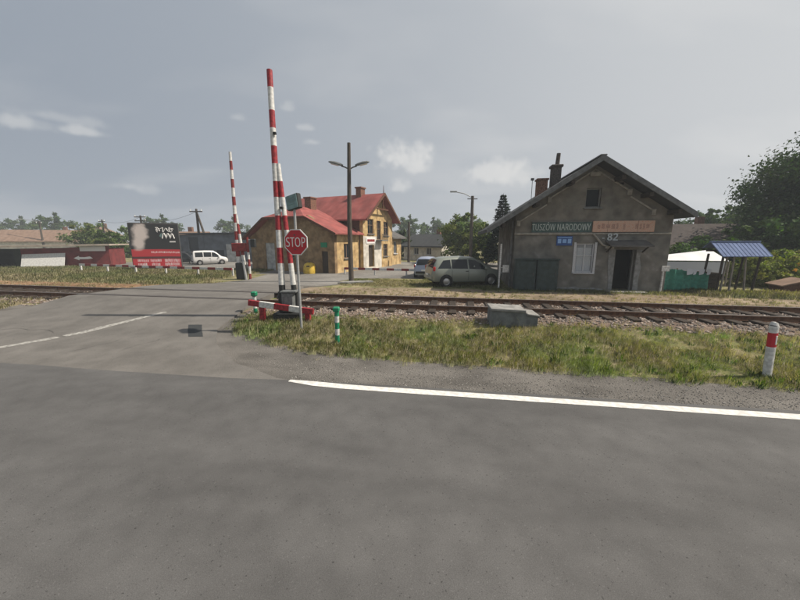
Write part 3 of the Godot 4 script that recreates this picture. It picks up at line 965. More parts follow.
	for s in sl:
		var e := Vector2(s[0], s[1])
		var a := Vector2(ax, 6.04)
		f = S()
		prism(f, PackedVector2Array([a, e, e - Vector2(0, .16), a - Vector2(0, .17)]), -6.5, .78)
		var rf := put(s[2], f, M.roof_felt, o)
		f = S()
		prism(f, PackedVector2Array([a + Vector2(0, .03), e + Vector2(0, .03), e - Vector2(0, .20), a - Vector2(0, .21)]), .782, .83)
		put("barge_board", f, M.roof_edge, rf)
		f = S()
		var g := (e - a).normalized()
		var nn := Vector2(g.y, -g.x)
		if nn.y > 0:
			nn = -nn
		# purlins and a stepped trim under the overhang
		for k in [.26, .56, .86]:
			var p := a.lerp(e, k) + nn * .20
			block(rf, "purlin", M.dark_wood, Vector3(p.x, p.y - .09, .38), Vector3(.16, .18, .78))
		var lim := [.04, .44, .48, .74]
		for k in [0, 2]:
			var p: Vector2 = a.lerp(e, lim[k]) + nn * (.36 + .09 * k)
			var q: Vector2 = a.lerp(e, lim[k + 1]) + nn * (.36 + .09 * k)
			plank(rf, "gable_trim", M.moulding, Vector3(p.x, p.y, .03), Vector3(q.x, q.y, .03), .05, .07)
			block(rf, "trim_block", M.moulding, Vector3(q.x, q.y - .06, .05), Vector3(.16, .26, .1))
	block(o, "ridge_cap", M.roof_edge, Vector3(ax, 6.06, -2.85), Vector3(.26, .06, 7.34), .02)
	block(o, "ridge_block", M.moulding, Vector3(ax, 5.42, .05), Vector3(.42, .18, .12), .01)
	block(o, "vent_hole", M.dark_void, Vector3(4.42, 4.98, .006), Vector3(.22, .1, .02))
	var ch := block(o, "chimney", M.old_brick, Vector3(1.72, 5.1, -3.0), Vector3(.52, 1.26, .5), .01)
	block(ch, "chimney_cap", M.old_brick, Vector3(1.72, 5.72, -3.0), Vector3(.62, .09, .6), .01)
	ch = block(o, "chimney", M.sooty_brick, Vector3(2.40, 5.6, -3.0), Vector3(.46, 1.5, .46), .01)
	block(ch, "chimney_cap", M.sooty_brick, Vector3(2.40, 6.38, -3.0), Vector3(.6, .14, .6), .03)
	pipe(ch, "flue", M.sooty_brick, [Vector3(2.44, 6.4, -3.0), Vector3(2.48, 7.05, -3.0)], [.11, .1], 10)
	pipe(o, "aerial", M.steel_dark, [Vector3(1.15, 4.6, -2.6), Vector3(1.15, 5.75, -2.6)], [.015], 5)
	block(o, "aerial_head", M.steel_dark, Vector3(1.15, 5.7, -2.6), Vector3(.16, .12, .1))

# ---------------------------------------------------------------- the station
func station() -> void:
	# local x runs along the sunlit front, local z out of it towards the yard
	var o := thing("station_building", "ochre station building with red roofs and a tall front gable", "building", P(-4.63, 0, 23.6), 65.0)
	var E := 8.2     # depth of the wing
	var st := S()
	var w1 := Rect2(1.15, 1.15, .85, 1.08)
	wall(st, poly([.302, -.1, 3.318, -.1, 3.318, 3.05, .302, 3.05]), [w1], .3)
	put("wing_wall", st, M.ochre, o)
	window(o, w1, M.window_brown, Transform3D(), 1, 0)
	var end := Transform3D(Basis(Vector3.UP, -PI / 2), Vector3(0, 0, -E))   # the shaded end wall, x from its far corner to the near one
	st = S()
	var gd := Rect2(E - 6.64, .0, .98, 2.28)
	var bd := Rect2(E - 1.14, .1, .55, 1.60)
	var ew := Rect2(E - 4.4, 1.15, .7, 1.0)
	wall(st, poly([0, -.1, E, -.1, E, 3.05, E - 2.32, 4.28, E - 6.2, 4.28, 0, 2.85]), [gd, bd, ew], .3, end)
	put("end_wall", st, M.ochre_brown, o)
	var dl := S()
	box(dl, Vector3(gd.get_center().x, gd.get_center().y, -.1), Vector3(gd.size.x, gd.size.y, .05), 0, end)
	put("grey_door", dl, M.door_grey, o)
	dl = S()
	box(dl, Vector3(bd.get_center().x, bd.get_center().y, -.1), Vector3(bd.size.x, bd.size.y, .05), 0, end)
	put("brown_door", dl, M.door_brown, o)
	window(o, ew, M.window_brown, end, 1, 0)
	dl = S()
	box(dl, Vector3(E - .9, 2.15, .02), Vector3(.55, .34, .03), .004, end)
	put("green_sign", dl, M.green_paint, o)
	st = S()
	wall(st, poly([0, -.1, 10.89, -.1, 10.89, 2.8, 0, 2.8]), [], .3, Transform3D(Basis(Vector3.UP, PI), Vector3(11.2, 0, -E)))
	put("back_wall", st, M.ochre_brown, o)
	# the tall gabled middle
	var L := 3.32
	var R := 8.5
	var mid := (L + R) / 2
	var eave := 4.35
	var holes := [Rect2(4.05, 2.98, .95, 1.20), Rect2(5.55, 2.52, .72, 1.58), Rect2(6.80, 2.88, .92, 1.20), Rect2(4.12, .30, .95, 1.80), Rect2(6.72, 1.06, .82, 1.10)]
	st = S()
	wall(st, poly([L, -.1, R, -.1, R, eave, mid, 6.15, L, eave]), holes, .3, Transform3D(Basis(), Vector3(0, 0, .35)))
	put("gable_wall", st, M.ochre, o)
	for i in [0, 1, 2, 4]:
		window(o, holes[i], M.window_brown, Transform3D(Basis(), Vector3(0, 0, .35)), 1, 1)
	block(o, "entrance_door", M.door_brown, Vector3(4.595, 1.2, .15), Vector3(.95, 1.8, .05))
	# white plastered ground floor left of the door, built round the openings
	st = S()
	wall(st, poly([L, -.1, 6.35, -.1, 6.35, 2.42, 5.5, 2.42, 5.5, 2.80, L, 2.80]), [holes[3]], .02, Transform3D(Basis(), Vector3(0, 0, .372)))
	put("whitewash", st, M.white_wall, o)
	var sg := block(o, "shop_sign", M.white_print, Vector3(4.45, 2.46, .40), Vector3(1.5, .5, .04), .01)
	block(sg, "print", M.dull_red, Vector3(4.45, 2.46, .424), Vector3(1.2, .2, .006), 0)
	var bal := block(o, "balcony", M.concrete_dark, Vector3(5.9, 2.46, .68), Vector3(1.1, .08, .6))
	for i in 7:
		block(bal, "baluster", M.steel_dark, Vector3(5.4 + i * .166, 2.72, .95), Vector3(.03, .46, .03), 0)
	block(bal, "handrail", M.steel_dark, Vector3(5.9, 2.965, .95), Vector3(1.1, .04, .05))
	# gable timber
	plank(o, "gable_tie", M.brown_timber, Vector3(4.9, 5.02, .75), Vector3(6.92, 5.02, .75), .08, .12)
	plank(o, "gable_post", M.brown_timber, Vector3(mid, 5.08, .75), Vector3(mid, 6.0, .75), .09, .09)
	pipe(o, "finial", M.brown_timber, [Vector3(mid, 6.2, .85), Vector3(mid, 6.95, .85)], [.05, .015], 6)
	# side walls of the middle block rising above the wing
	st = S()
	wall(st, poly([0, -.1, E - .31, -.1, E - .31, eave, 0, eave]), [], .25, Transform3D(Basis(Vector3.UP, -PI / 2), Vector3(L, 0, -E + .34)))
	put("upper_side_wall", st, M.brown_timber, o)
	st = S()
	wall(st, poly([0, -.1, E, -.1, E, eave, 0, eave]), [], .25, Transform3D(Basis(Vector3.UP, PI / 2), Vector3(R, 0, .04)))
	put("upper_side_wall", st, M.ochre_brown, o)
	for s in [[L - .42, 1.0], [R + .42, -1.0]]:
		st = S()
		prism(st, poly([mid, 6.34, s[0], 4.10, s[0], 3.98, mid, 6.20]), -E - .2, .95)
		var rf := put("gable_roof", st, M.roof_red, o)
		st = S()
		prism(st, poly([mid, 6.37, s[0], 4.13, s[0], 3.90, mid, 6.14]), .952, 1.0)
		put("barge_board", st, M.brown_timber, rf)
	# wing roof: front slope, back slope and half hip at the end
	var rz := -E / 2
	var ry := 5.05
	var x0 := -.45
	var hipx := 1.2
	st = S()
	var A := Vector3(x0, 2.98, .45)
	var B := Vector3(L - .02, 2.98, .45)
	var C := Vector3(L - .02, ry, rz)
	var Dp := Vector3(hipx, ry, rz)
	var Ep := Vector3(x0, 4.20, -2.25)
	for k in [0.0, -.1]:
		var dn := Vector3(0, k, 0)
		for q in [[A, B, C], [A, C, Dp], [A, Dp, Ep]]:
			tri(st, q[0] + dn, q[1] + dn, q[2] + dn, Vector3(0, 1 if k == 0.0 else -1, 0))
	var edge := [A, B, C, Dp, Ep]
	for i in 5:
		var p: Vector3 = edge[i]
		var q: Vector3 = edge[(i + 1) % 5]
		quad(st, p, q, q + Vector3(0, -.1, 0), p + Vector3(0, -.1, 0), (p + q) / 2 - Vector3(1.5, 4, -2))
	put("wing_roof", st, M.roof_red, o)
	st = S()
	var Fp := Vector3(x0, 4.20, -E + 1.95)
	var Gp := Vector3(x0, 2.62, -E - .45)
	var Hp := Vector3(L - .02, 2.62, -E - .45)
	for k in [0.0, -.1]:
		var dn := Vector3(0, k, 0)
		for q in [[Dp, C, Hp], [Dp, Hp, Gp], [Dp, Gp, Fp]]:
			tri(st, q[0] + dn, q[1] + dn, q[2] + dn, Vector3(0, 1 if k == 0.0 else -1, 0))
	edge = [Dp, C, Hp, Gp, Fp]
	for i in 5:
		var p: Vector3 = edge[i]
		var q: Vector3 = edge[(i + 1) % 5]
		quad(st, p, q, q + Vector3(0, -.1, 0), p + Vector3(0, -.1, 0), (p + q) / 2 - Vector3(1.5, 4, -6))
	put("wing_roof", st, M.roof_red, o)
	st = S()
	for k in [.004, -.1]:
		tri(st, Dp + Vector3(0, k, 0), Ep + Vector3(0, k, 0), Fp + Vector3(0, k, 0), Vector3(0, 1 if k > 0 else -1, 0))
	for q in [[Dp, Ep], [Ep, Fp], [Fp, Dp]]:
		quad(st, q[0], q[1], q[1] + Vector3(0, -.1, 0), q[0] + Vector3(0, -.1, 0), (q[0] + q[1]) / 2 - Vector3(.2, 4, -4))
	put("hip_roof", st, M.roof_red, o)
	for q in [[A, Ep], [Ep, Fp], [Fp, Gp]]:
		plank(o, "verge_board", M.brown_timber, q[0] + Vector3(-.03, -.08, 0), q[1] + Vector3(-.03, -.08, 0), .05, .16)
	# annex at the far end
	st = S()
	var aw := Rect2(9.5, 1.2, .7, 1.15)
	wall(st, poly([R, -.1, 11.2, -.1, 11.2, 2.8, R, 2.8]), [aw], .3)
	put("annex_wall", st, M.ochre, o)
	window(o, aw, M.window_white, Transform3D(), 1, 0)
	st = S()
	wall(st, poly([0, -.1, E - .61, -.1, E - .61, 2.8, E / 2 - .3, 4.55, 0, 2.8]), [], .3, Transform3D(Basis(Vector3.UP, PI / 2), Vector3(11.2, 0, -.302)))
	put("annex_side_wall", st, M.ochre, o)
	st = S()
	prism(st, poly([.45, 2.72, -E / 2, 4.75, -E - .45, 2.72, -E - .45, 2.6, -E / 2, 4.62, .45, 2.6]), R + .02, 11.6, Transform3D(Basis(Vector3(0, 0, 1), Vector3.UP, Vector3(1, 0, 0)), Vector3.ZERO))
	put("annex_roof", st, M.roof_grey, o)
	for c in [[2.6, 4.95, -E / 2, .62], [mid, 6.0, -1.4, .5]]:
		var ch := block(o, "chimney", M.old_brick, Vector3(c[0], c[1] + .25, c[2]), Vector3(.7, 1.2, c[3]), .01)
		block(ch, "chimney_cap", M.old_brick, Vector3(c[0], c[1] + .88, c[2]), Vector3(.84, .12, c[3] + .14), .01)

# ---------------------------------------------------------------- crossing furniture
# a pole of alternating painted bands from a to b; cuts are shares of the length
func banded(parent: Node3D, called: String, a: Vector3, b: Vector3, w0: float, w1: float, cuts: Array, mats: Array) -> void:
	for i in cuts.size() - 1:
		var st := S()
		var p := a.lerp(b, cuts[i])
		var q := a.lerp(b, cuts[i + 1])
		var z := (b - a).normalized()
		var x := (Vector3.RIGHT - z * z.x).normalized() if absf(z.x) < 0.9 else (Vector3.BACK - z * z.z).normalized()
		var y := z.cross(x)
		var f0 := lerpf(w0, w1, cuts[i]) / 2
		var f1 := lerpf(w0, w1, cuts[i + 1]) / 2
		st.set_smooth_group(1)
		var k := 12
		for j in k:
			var a0 := TAU * j / k
			var a1 := TAU * (j + 1) / k
			var o0 := x * cos(a0) + y * sin(a0)
			var o1 := x * cos(a1) + y * sin(a1)
			quad(st, p + o0 * f0, p + o1 * f0, q + o1 * f1, q + o0 * f1, o0 + o1)
		st.set_smooth_group(-1)
		for e in [[p, f0, -1.0], [q, f1, 1.0]]:
			if (e[2] < 0 and i == 0) or (e[2] > 0 and i == cuts.size() - 2):
				for j in range(1, k - 1):
					tri(st, e[0] + x * e[1], e[0] + (x * cos(TAU * j / k) + y * sin(TAU * j / k)) * e[1], e[0] + (x * cos(TAU * (j + 1) / k) + y * sin(TAU * (j + 1) / k)) * e[1], z * e[2])
		put(called, st, mats[i % mats.size()], parent)
func near_barrier() -> void:
	var o := thing("level_crossing_barrier", "tall raised red and white crossing barrier behind the stop sign", "barrier", on(-3.38, 9.45))
	var g := o.position.y
	var lean := Vector3(-.016, 0, -.07)   # per metre of height
	var f := func(x: float, h: float) -> Vector3:
		return Vector3(x, h - g, -.12) + lean * h
	# heights of the colour changes read off the long boom
	var hs := [.62, 1.20, 1.83, 2.28, 2.78, 3.19, 3.70, 4.14, 4.62, 5.10, 5.58, 6.05, 6.65, 7.1]
	for s in [[-.08, -.10, 13, .185, .155], [.30, .0, 8, .16, .12]]:
		var n: int = s[2]
		var cuts := []
		var mats := []
		for i in n + 1:
			cuts.append((hs[i] - hs[0]) / (hs[n] - hs[0]))
			mats.append(M.machine_dark if i == 0 else (M.white_paint if i % 2 == 1 else M.red_paint))
		banded(o, "boom", f.call(s[0], hs[0]), f.call(s[1], hs[n]), s[3], s[4], cuts, mats)
	for h in [3.40, 5.42]:
		var st := S()
		box(st, f.call(.06 if h < 4 else -.02, h) + Vector3(0, 0, .09), Vector3(.09, .07, .07), .01)
		put("reflector", st, M.machine_dark, o)
	for x in [-.08, .29]:
		plank(o, "counterweight", M.machine_dark, f.call(x, .25) , f.call(x, 1.02), .20, .22, .03)
	block(o, "drive_box", M.machine_grey, Vector3(.14, .52, -.05), Vector3(.34, .56, .34), .03)
	block(o, "drive_box_lid", M.machine_grey, Vector3(.18, .82, -.05), Vector3(.46, .05, .40), .02)
	plank(o, "base_frame", M.machine_dark, Vector3(-.3, .08, -.05), Vector3(.52, .08, -.05), .4, .24, .03)
	pipe(o, "axle", M.steel_dark, [Vector3(-.25, .62, -.16), Vector3(.45, .62, -.16)], [.05], 8)
func far_barrier() -> void:
	var o := thing("level_crossing_barrier", "distant raised red and white barrier in front of the grey hall", "barrier", on(-9.85, 20.35))
	var g := o.position.y
	var cuts := []
	for i in 14:
		cuts.append(i / 13.0)
	banded(o, "boom", Vector3(-.05, 1.0 - g, 0), Vector3(-.05, 7.55 - g, -.1), .26, .15, cuts, [M.white_paint, M.dull_red])
	banded(o, "stay_boom", Vector3(.28, 1.0 - g, 0), Vector3(.02, 4.0 - g, -.05), .2, .14, [0.0, .2, .42, .62, .82, 1.0], [M.white_paint, M.dull_red])
	block(o, "counterweight", M.dull_red, Vector3(.1, 1.95, .05), Vector3(.9, .5, .2), .03)
	block(o, "drive_box", M.machine_dark, Vector3(.08, .5, 0), Vector3(.5, 1.02, .5), .04)
	plank(o, "prop", M.post_grey, Vector3(.3, 1.2, .15), Vector3(.5, -.05, .35), .14, .1)
	o = thing("striped_post", "slim red and white striped post with a dark lamp head right of the distant barrier", "post", on(-9.2, 20.2))
	banded(o, "post", Vector3(0, -.1, 0), Vector3(0, 2.55, 0), .15, .13, [0.0, .17, .34, .5, .66, 1.0], [M.dull_red, M.white_paint])
	block(o, "lamp_head", M.machine_dark, Vector3(.36, 2.2, .02), Vector3(.3, .5, .24), .04)
	plank(o, "arm", M.post_grey, Vector3(-.04, 2.4, 0), Vector3(.4, 2.4, 0), .06, .06)
func stop_sign() -> void:
	var o := thing("stop_sign", "red octagonal stop sign on a slim grey pole with a teal plate above", "sign", on(-2.62, 8.52))
	pipe(o, "pole", M.post_grey, [Vector3(0, -.3, 0), Vector3(-.02, 3.1, 0)], [.032], 10)
	var pt := PackedVector2Array()
	var pt2 := PackedVector2Array()
	for i in 8:
		var a := PI / 8 + TAU * i / 8
		pt.append(Vector2(cos(a), sin(a)) * .347)
		pt2.append(Vector2(cos(a), sin(a)) * .322)
	var xf := Transform3D(Basis(Vector3.UP, deg_to_rad(-14)), Vector3(-.01, 2.30, .052))
	var st := S()
	prism(st, pt, -.01, .01, xf)
	var pl := put("plate", st, M.sign_white, o)
	st = S()
	prism(st, pt2, .0105, .0135, xf)
	put("face", st, M.sign_red, pl)
	var tx := put_mesh("lettering", text("STOP", .235, .004, false), M.sign_white, pl)
	tx.transform = xf.translated_local(Vector3(0, 0, .016)).scaled_local(Vector3(.72, 1, 1))
	for y in [2.12, 2.48]:
		block(o, "clamp", M.steel_dark, Vector3(-.01, y, .02), Vector3(.1, .04, .09), .01)
	# the teal box sign on top, turned away
	var bx := Transform3D(Basis(Vector3.UP, deg_to_rad(-34)) * Basis(Vector3.FORWARD, deg_to_rad(-9)), Vector3(-.02, 3.28, 0))
	st = S()
	box(st, Vector3.ZERO, Vector3(.44, .36, .14), .02, bx)
	var b := put("plate", st, M.machine_dark, o)
	b.set_meta("label", "teal plate turned to the left above the stop sign")
	st = S()
	box(st, Vector3(0, 0, .074), Vector3(.41, .33, .012), .004, bx)
	put("face", st, M.teal_sign, b)
	for k in [-.06, .02, .1]:
		st = S()
		box(st, Vector3(-.02, k, .0815), Vector3(.26, .014, .003), 0, bx)
		put("print", st, M.sign_teal_dark, b)
func guard_rail() -> void:
	var o := thing("guard_rail", "low tilted red and white guard rail in the grass before the barrier", "guard rail", P(-3.3, .19, 9.2))
	var a := Vector3(-1.02, .555, -.06)
	var b := Vector3(.86, .32, .10)
	var mats := [M.red_paint, M.white_paint, M.red_paint, M.white_paint, M.red_paint]
	var cuts := [0.0, .17, .40, .63, .82, 1.0]
	for i in 5:
		plank(o, "beam_band", mats[i], a.lerp(b, cuts[i]), a.lerp(b, cuts[i + 1]), .10, .165, .006)
	plank(o, "post", M.red_paint, Vector3(-.66, -.3, -.10), Vector3(-.66, .44, -.10), .16, .14, .01)
	plank(o, "post", M.red_paint, Vector3(.68, -.3, -.02), Vector3(.66, .30, -.02), .16, .14, .01)
func small_posts() -> void:
	var o := thing("marker_post", "green and white banded marker post alone in the verge grass", "post", on(-1.48, 7.5))
	banded(o, "post", Vector3(0, -.15, 0), Vector3(.01, .80, 0), .105, .105, [0.0, .40, .56, .72, .88, 1.0], [M.green_paint, M.white_paint])
	block(o, "cap", M.green_paint, Vector3(0.0, .845, 0), Vector3(.15, .11, .13), .02)
	o = thing("marker_post", "green capped white marker post behind the left end of the guard rail", "post", on(-4.5, 10.05))
	banded(o, "post", Vector3(0, -.15, 0), Vector3(0, .52, 0), .11, .11, [0.0, .45, 1.0], [M.green_paint, M.white_paint])
	block(o, "cap", M.green_paint, Vector3(0, .60, 0), Vector3(.17, .15, .15), .03)
	o = thing("delineator_post", "white roadside delineator post with a red reflector band", "post", on(6.68, 5.66), 10)
	var st := S()
	# rounded three-sided section with a slanted crown
	var sec := PackedVector2Array()
	for i in 14:
		var a := TAU * i / 14
		sec.append(Vector2(cos(a) * .068, sin(a) * .05 + (.016 if sin(a) > 0 else 0.0)))
	var up := Transform3D(Basis(Vector3(1, 0, 0), Vector3(0, 0, -1), Vector3(0, 1, 0)), Vector3.ZERO)
	prism(st, sec, -.2, .965, up)
	for i in 14:
		var p := sec[i]
		var q := sec[(i + 1) % 14]
		var f := func(v: Vector2, h: float, k: float) -> Vector3:
			return Vector3(v.x * k, h - .02 * v.x / .068, -v.y * k)
		quad(st, f.call(p, .966, 1.0), f.call(q, .966, 1.0), f.call(q, 1.02, .74), f.call(p, 1.02, .74), Vector3(p.x, .06, -p.y))
		tri(st, f.call(p, 1.02, .74), f.call(q, 1.02, .74), Vector3(0, 1.035, 0), Vector3.UP)
	var pb := put("post", st, M.white_paint, o)
	st = S()
	var sec2 := PackedVector2Array()
	for p in sec:
		sec2.append(p * 1.02)
	prism(st, sec2, .58, .84, up)
	put("red_band", st, M.sign_red, pb)
	block(pb, "reflector", M.sign_white, Vector3(.0, .71, .052), Vector3(.028, .16, .012), .004)
	o.rotation_degrees.z = 4.0
	# concrete housing in the grass
	o = thing("concrete_cable_box", "low weathered concrete box with pale lid in the trackside grass", "box", P(3.0, .21, 8.75), -6)
	st = S()
	prism(st, poly([-.58, -.2, .62, -.2, .64, .30, .40, .34, .30, .42, -.55, .45]), -.34, .30)
	put("housing", st, M.concrete_dark, o)
	st = S()
	var lid := Transform3D(Basis(Vector3(0, 0, 1), deg_to_rad(-2)), Vector3(-.13, .475, -.02))
	box(st, Vector3.ZERO, Vector3(.9, .07, .72), .012, lid)
	put("lid", st, M.concrete, o)
	st = S()
	box(st, Vector3(.5, .365, -.02), Vector3(.32, .05, .70), .012, Transform3D(Basis(Vector3(0, 0, 1), deg_to_rad(-7)), Vector3(-.03, .055, 0)))
	put("lid", st, M.concrete, o)
	# white posts with little plates by the house
	o = thing("plate_post", "thin white post with small white plate beside the parked grey car", "post", on(4.88, 16.2))
	pipe(o, "post", M.white_paint, [Vector3(0, -.2, 0), Vector3(.03, 2.2, 0)], [.045], 8)
	block(o, "plate", M.white_paint, Vector3(.30, 1.0, .02), Vector3(.30, .36, .03), .006)
	plank(o, "arm", M.white_paint, Vector3(.0, 1.05, 0), Vector3(.3, 1.05, 0), .04, .03)
	o = thing("plate_post", "short pale post with white plate on top at the house's right corner", "post", on(11.95, 15.0))
	pipe(o, "post", M.white_paint, [Vector3(0, -.2, 0), Vector3(.02, 1.0, 0)], [.04], 8)
	block(o, "plate", M.white_paint, Vector3(.10, 1.1, .02), Vector3(.36, .24, .03), .006)
	o = thing("stone_marker", "dark tapering stone marker at the left edge beside the track", "marker", P(-14.75, .24, 11.6), 20)
	st = S()
	prism(st, poly([-.2, -.3, .3, -.3, .16, .12, .02, .55, -.14, .55, -.18, .2]), -.16, .16)
	put("block", st, M.concrete_dark, o)
func rail_fence(label: String, a: Vector3, b: Vector3, bands: int, posts: int, h: float, first := 0) -> void:
	var o := thing("striped_fence", label, "fence", a, 0, "striped rail fences along the yard")
	var e := b - a
	for i in bands:
		plank(o, "rail_band", M.dull_red if (i + first) % 2 else M.white_paint, e * (float(i) / bands) + Vector3(0, h, 0), e * (float(i + 1) / bands) + Vector3(0, h, 0), .07, .15, .0)
	for i in posts:
		var p := e * (float(i) / (posts - 1))
		plank(o, "post", M.white_paint, p + Vector3(0, -.2, -.09), p + Vector3(0, h + .06, -.09), .11, .1, .01)
func lamp_post() -> void:
	var o := thing("street_lamp", "tall dark wooden lamp post with two outstretched lamp heads", "street lamp", on(-2.80, 18.9))
	pipe(o, "pole", M.pole_wood, [Vector3(.0, -.3, 0), Vector3(-.02, 3.5, 0), Vector3(.06, 7.5, 0)], [.15, .125, .09], 10)
	for s in [-1.0, 1.0]:
		var st := S()
		tube(st, [Vector3(.04, 6.15, 0), Vector3(s * .2 + .04, 6.26, 0), Vector3(s * .42 + .04, 6.32, .02)], [.035], 8)
		put("arm", st, M.steel_dark, o)
		st = S()
		var x := Transform3D(Basis(Vector3(0, 0, 1), s * .24), Vector3(s * .72 + .04, 6.44, .02))
		st.set_smooth_group(1)
		var prof := [[-.40, .05, .05], [-.25, .11, .09], [.05, .15, .11], [.28, .12, .08], [.40, .04, .03]]
		var rings := []
		for q in prof:
			var r := []
			for k in 12:
				var a := TAU * k / 12
				r.append(x * Vector3(s * q[0], maxf(sin(a), -.35) * q[2], cos(a) * q[1]))
			rings.append(r)
		for i in rings.size() - 1:
			for k in 12:
				var l := (k + 1) % 12
				quad(st, rings[i][k], rings[i][l], rings[i + 1][l], rings[i + 1][k], (rings[i][k] + rings[i + 1][l]) / 2 - x.origin)
		for e2 in [0, rings.size() - 1]:
			for k in 10:
				tri(st, rings[e2][0], rings[e2][k + 1], rings[e2][k + 2], rings[e2][0] - x.origin)
		var hd := put("lamp_head", st, M.machine_grey, o)
		st = S()
		box(st, Vector3(s * .05, -.05, 0), Vector3(.42, .05, .18), .02, x)
		put("lens", st, M.lamp_clear, hd)
	# pale concrete rubble round its foot
	var f := thing("concrete_slab", "broken pale concrete slab lying at the foot of the lamp post", "slab", on(-2.5, 18.4), 14)
	var st2 := S()
	prism(st2, poly([-1.0, -.2, -.5, -.34, .3, -.28, 1.0, -.12, .9, .2, .2, .3, -.6, .22]), -.04, .10, Transform3D(Basis(Vector3(1, 0, 0), Vector3(0, 0, -1), Vector3(0, 1, 0)), Vector3.ZERO))
	put("slab", st2, M.concrete, f)
func wood_pole(called: String, label: String, at: Vector3, h: float, leg: float, arms: Array, group := "") -> Vector3:
	var o := thing(called, label, "pole", at, 0, group)
	pipe(o, "pole", M.pole_wood, [Vector3(0, -.3, 0), Vector3(0, h, 0)], [.17, .11], 9)
	if leg != 0:
		pipe(o, "brace", M.pole_wood, [Vector3(leg, -.3, .1), Vector3(.05, h * .92, 0)], [.15, .1], 9)
	for a in arms:
		plank(o, "crossarm", M.pole_wood, Vector3(-a[1], a[0], .1), Vector3(a[1], a[0], .1), .12, .12)
		for s in [-1, 1]:
			pipe(o, "insulator", M.sign_white, [Vector3(s * a[1] * .85, a[0] + .05, .1), Vector3(s * a[1] * .85, a[0] + .26, .1)], [.05, .04], 6)
	return at + Vector3(0, h, 0)
func wire(label: String, a: Vector3, b: Vector3, sag: float) -> void:
	var pts := []
	for i in 13:
		var f := i / 12.0
		pts.append(a.lerp(b, f) - Vector3(0, sag * 4 * f * (1 - f), 0))
	var st := S()
	tube(st, pts, [.014], 5)
	tag(put("overhead_wire", st, M.wire), label, "wire", "overhead wires")

# ---------------------------------------------------------------- the rest
func billboard() -> void:
	var o := thing("billboard", "large black and red advertising billboard behind the striped fence", "billboard", P(-21.5, .12, 26.7), 16)
	block(o, "panel", M.steel_dark, Vector3(1.7, 1.93, -.06), Vector3(3.5, 3.62, .1), .01)
	# the print: blurred pale figure on black above, red bands below
	var w := 256
	var h := 256
	var im := Image.create(w, h, false, Image.FORMAT_RGB8)
	var r := RandomNumberGenerator.new()
	r.seed = 5
	var nz := noise(9, .02, 3)
	for j in h:
		for i in w:
			var x := float(i) / w
			var y := float(j) / h
			var c := Color(.022, .022, .024)
			if y > .58 and y < .75:
				c = Color(.52, .035, .045)
			elif y >= .75 and y < .80:
				c = Color(.10, .03, .03)
			elif y >= .80:
				c = Color(.55, .03, .045)
			var e := Vector2((x - .22) / .17, (y - .20) / .24).length() + nz.get_noise_2d(i, j) * .25
			var e2 := Vector2((x - .17) / .15, (y - .44) / .2).length() + nz.get_noise_2d(i, j + 90) * .2
			var f := maxf(smoothstep(1.15, .55, e), smoothstep(1.1, .5, e2))
			if y < .62:
				c = c.lerp(Color(.66, .58, .55), f)
			im.set_pixel(i, j, c.linear_to_srgb())
	var rows := [[.655, .40, .97, .022], [.845, .10, .30, .03], [.845, .36, .58, .03], [.845, .66, .98, .035], [.93, .10, .26, .03], [.93, .38, .56, .03], [.93, .66, .97, .035]]
	for q in rows:   # rows of small white print, too blurred to read
		var x: float = q[1]
		while x < q[2]:
			var ww := r.randf_range(.012, .03)
			im.fill_rect(Rect2i(int(x * w), int((q[0] - q[3] * r.randf_range(.7, 1.1)) * h), int(ww * w), int(q[3] * 1.9 * h)), Color(.9, .86, .86).lerp(Color(.9, .45, .48), r.randf() * .5))
			x += ww + .006
	var m := StandardMaterial3D.new()
	m.albedo_texture = ImageTexture.create_from_image(im)
	m.roughness = .5
	m.resource_name = "billboard_print"
	var st := S()
	var a := [Vector3(0, 3.68, 0), Vector3(3.4, 3.60, 0), Vector3(3.4, .18, 0), Vector3(0, .18, 0)]
	var uv := [Vector2(0, 0), Vector2(1, 0), Vector2(1, 1), Vector2(0, 1)]
	for k in [0, 1, 2, 0, 2, 3]:
		st.set_uv(uv[k])
		st.add_vertex(a[k] + Vector3(0, 0, .004))
	put("print", st, m, o)
	var pr := o.get_child(1) as MeshInstance3D
	# handwritten script line and the white emblem below it
	var line := []
	for i in 60:
		var f := i / 59.0
		line.append(Vector3(1.85 + f * 1.2 + sin(f * 37 + 2 * sin(f * 7)) * .08, 3.2 + cos(f * 37 + 2.4 * sin(f * 9)) * (.05 + .15 * absf(sin(f * 8.3 + 1.1))), .02))
	st = S()
	tube(st, line, [.03], 5)
	put("script_line", st, M.white_print, pr)
	line = []
	for i in 40:
		var f := i / 39.0
		line.append(Vector3(2.25 + f * .85, 2.50 + absf(sin(f * PI * 3)) * .42 * (1 - .15 * f), .02))
	st = S()
	tube(st, line, [.045], 6)
	put("emblem", st, M.white_print, pr)
	st = S()
	prism(st, poly([2.05, 2.70, 2.22, 2.95, 2.38, 2.76, 2.24, 2.50]), .006, .02)
	put("emblem", st, M.teal_sign, pr)
	block(pr, "print_dash", M.white_print, Vector3(2.95, 2.24, .012), Vector3(.42, .1, .012), 0)
	for x in [.35, 1.7, 3.05]:
		block(o, "post", M.steel_dark, Vector3(x, 1.5, -.2), Vector3(.14, 3.6, .14), .01)
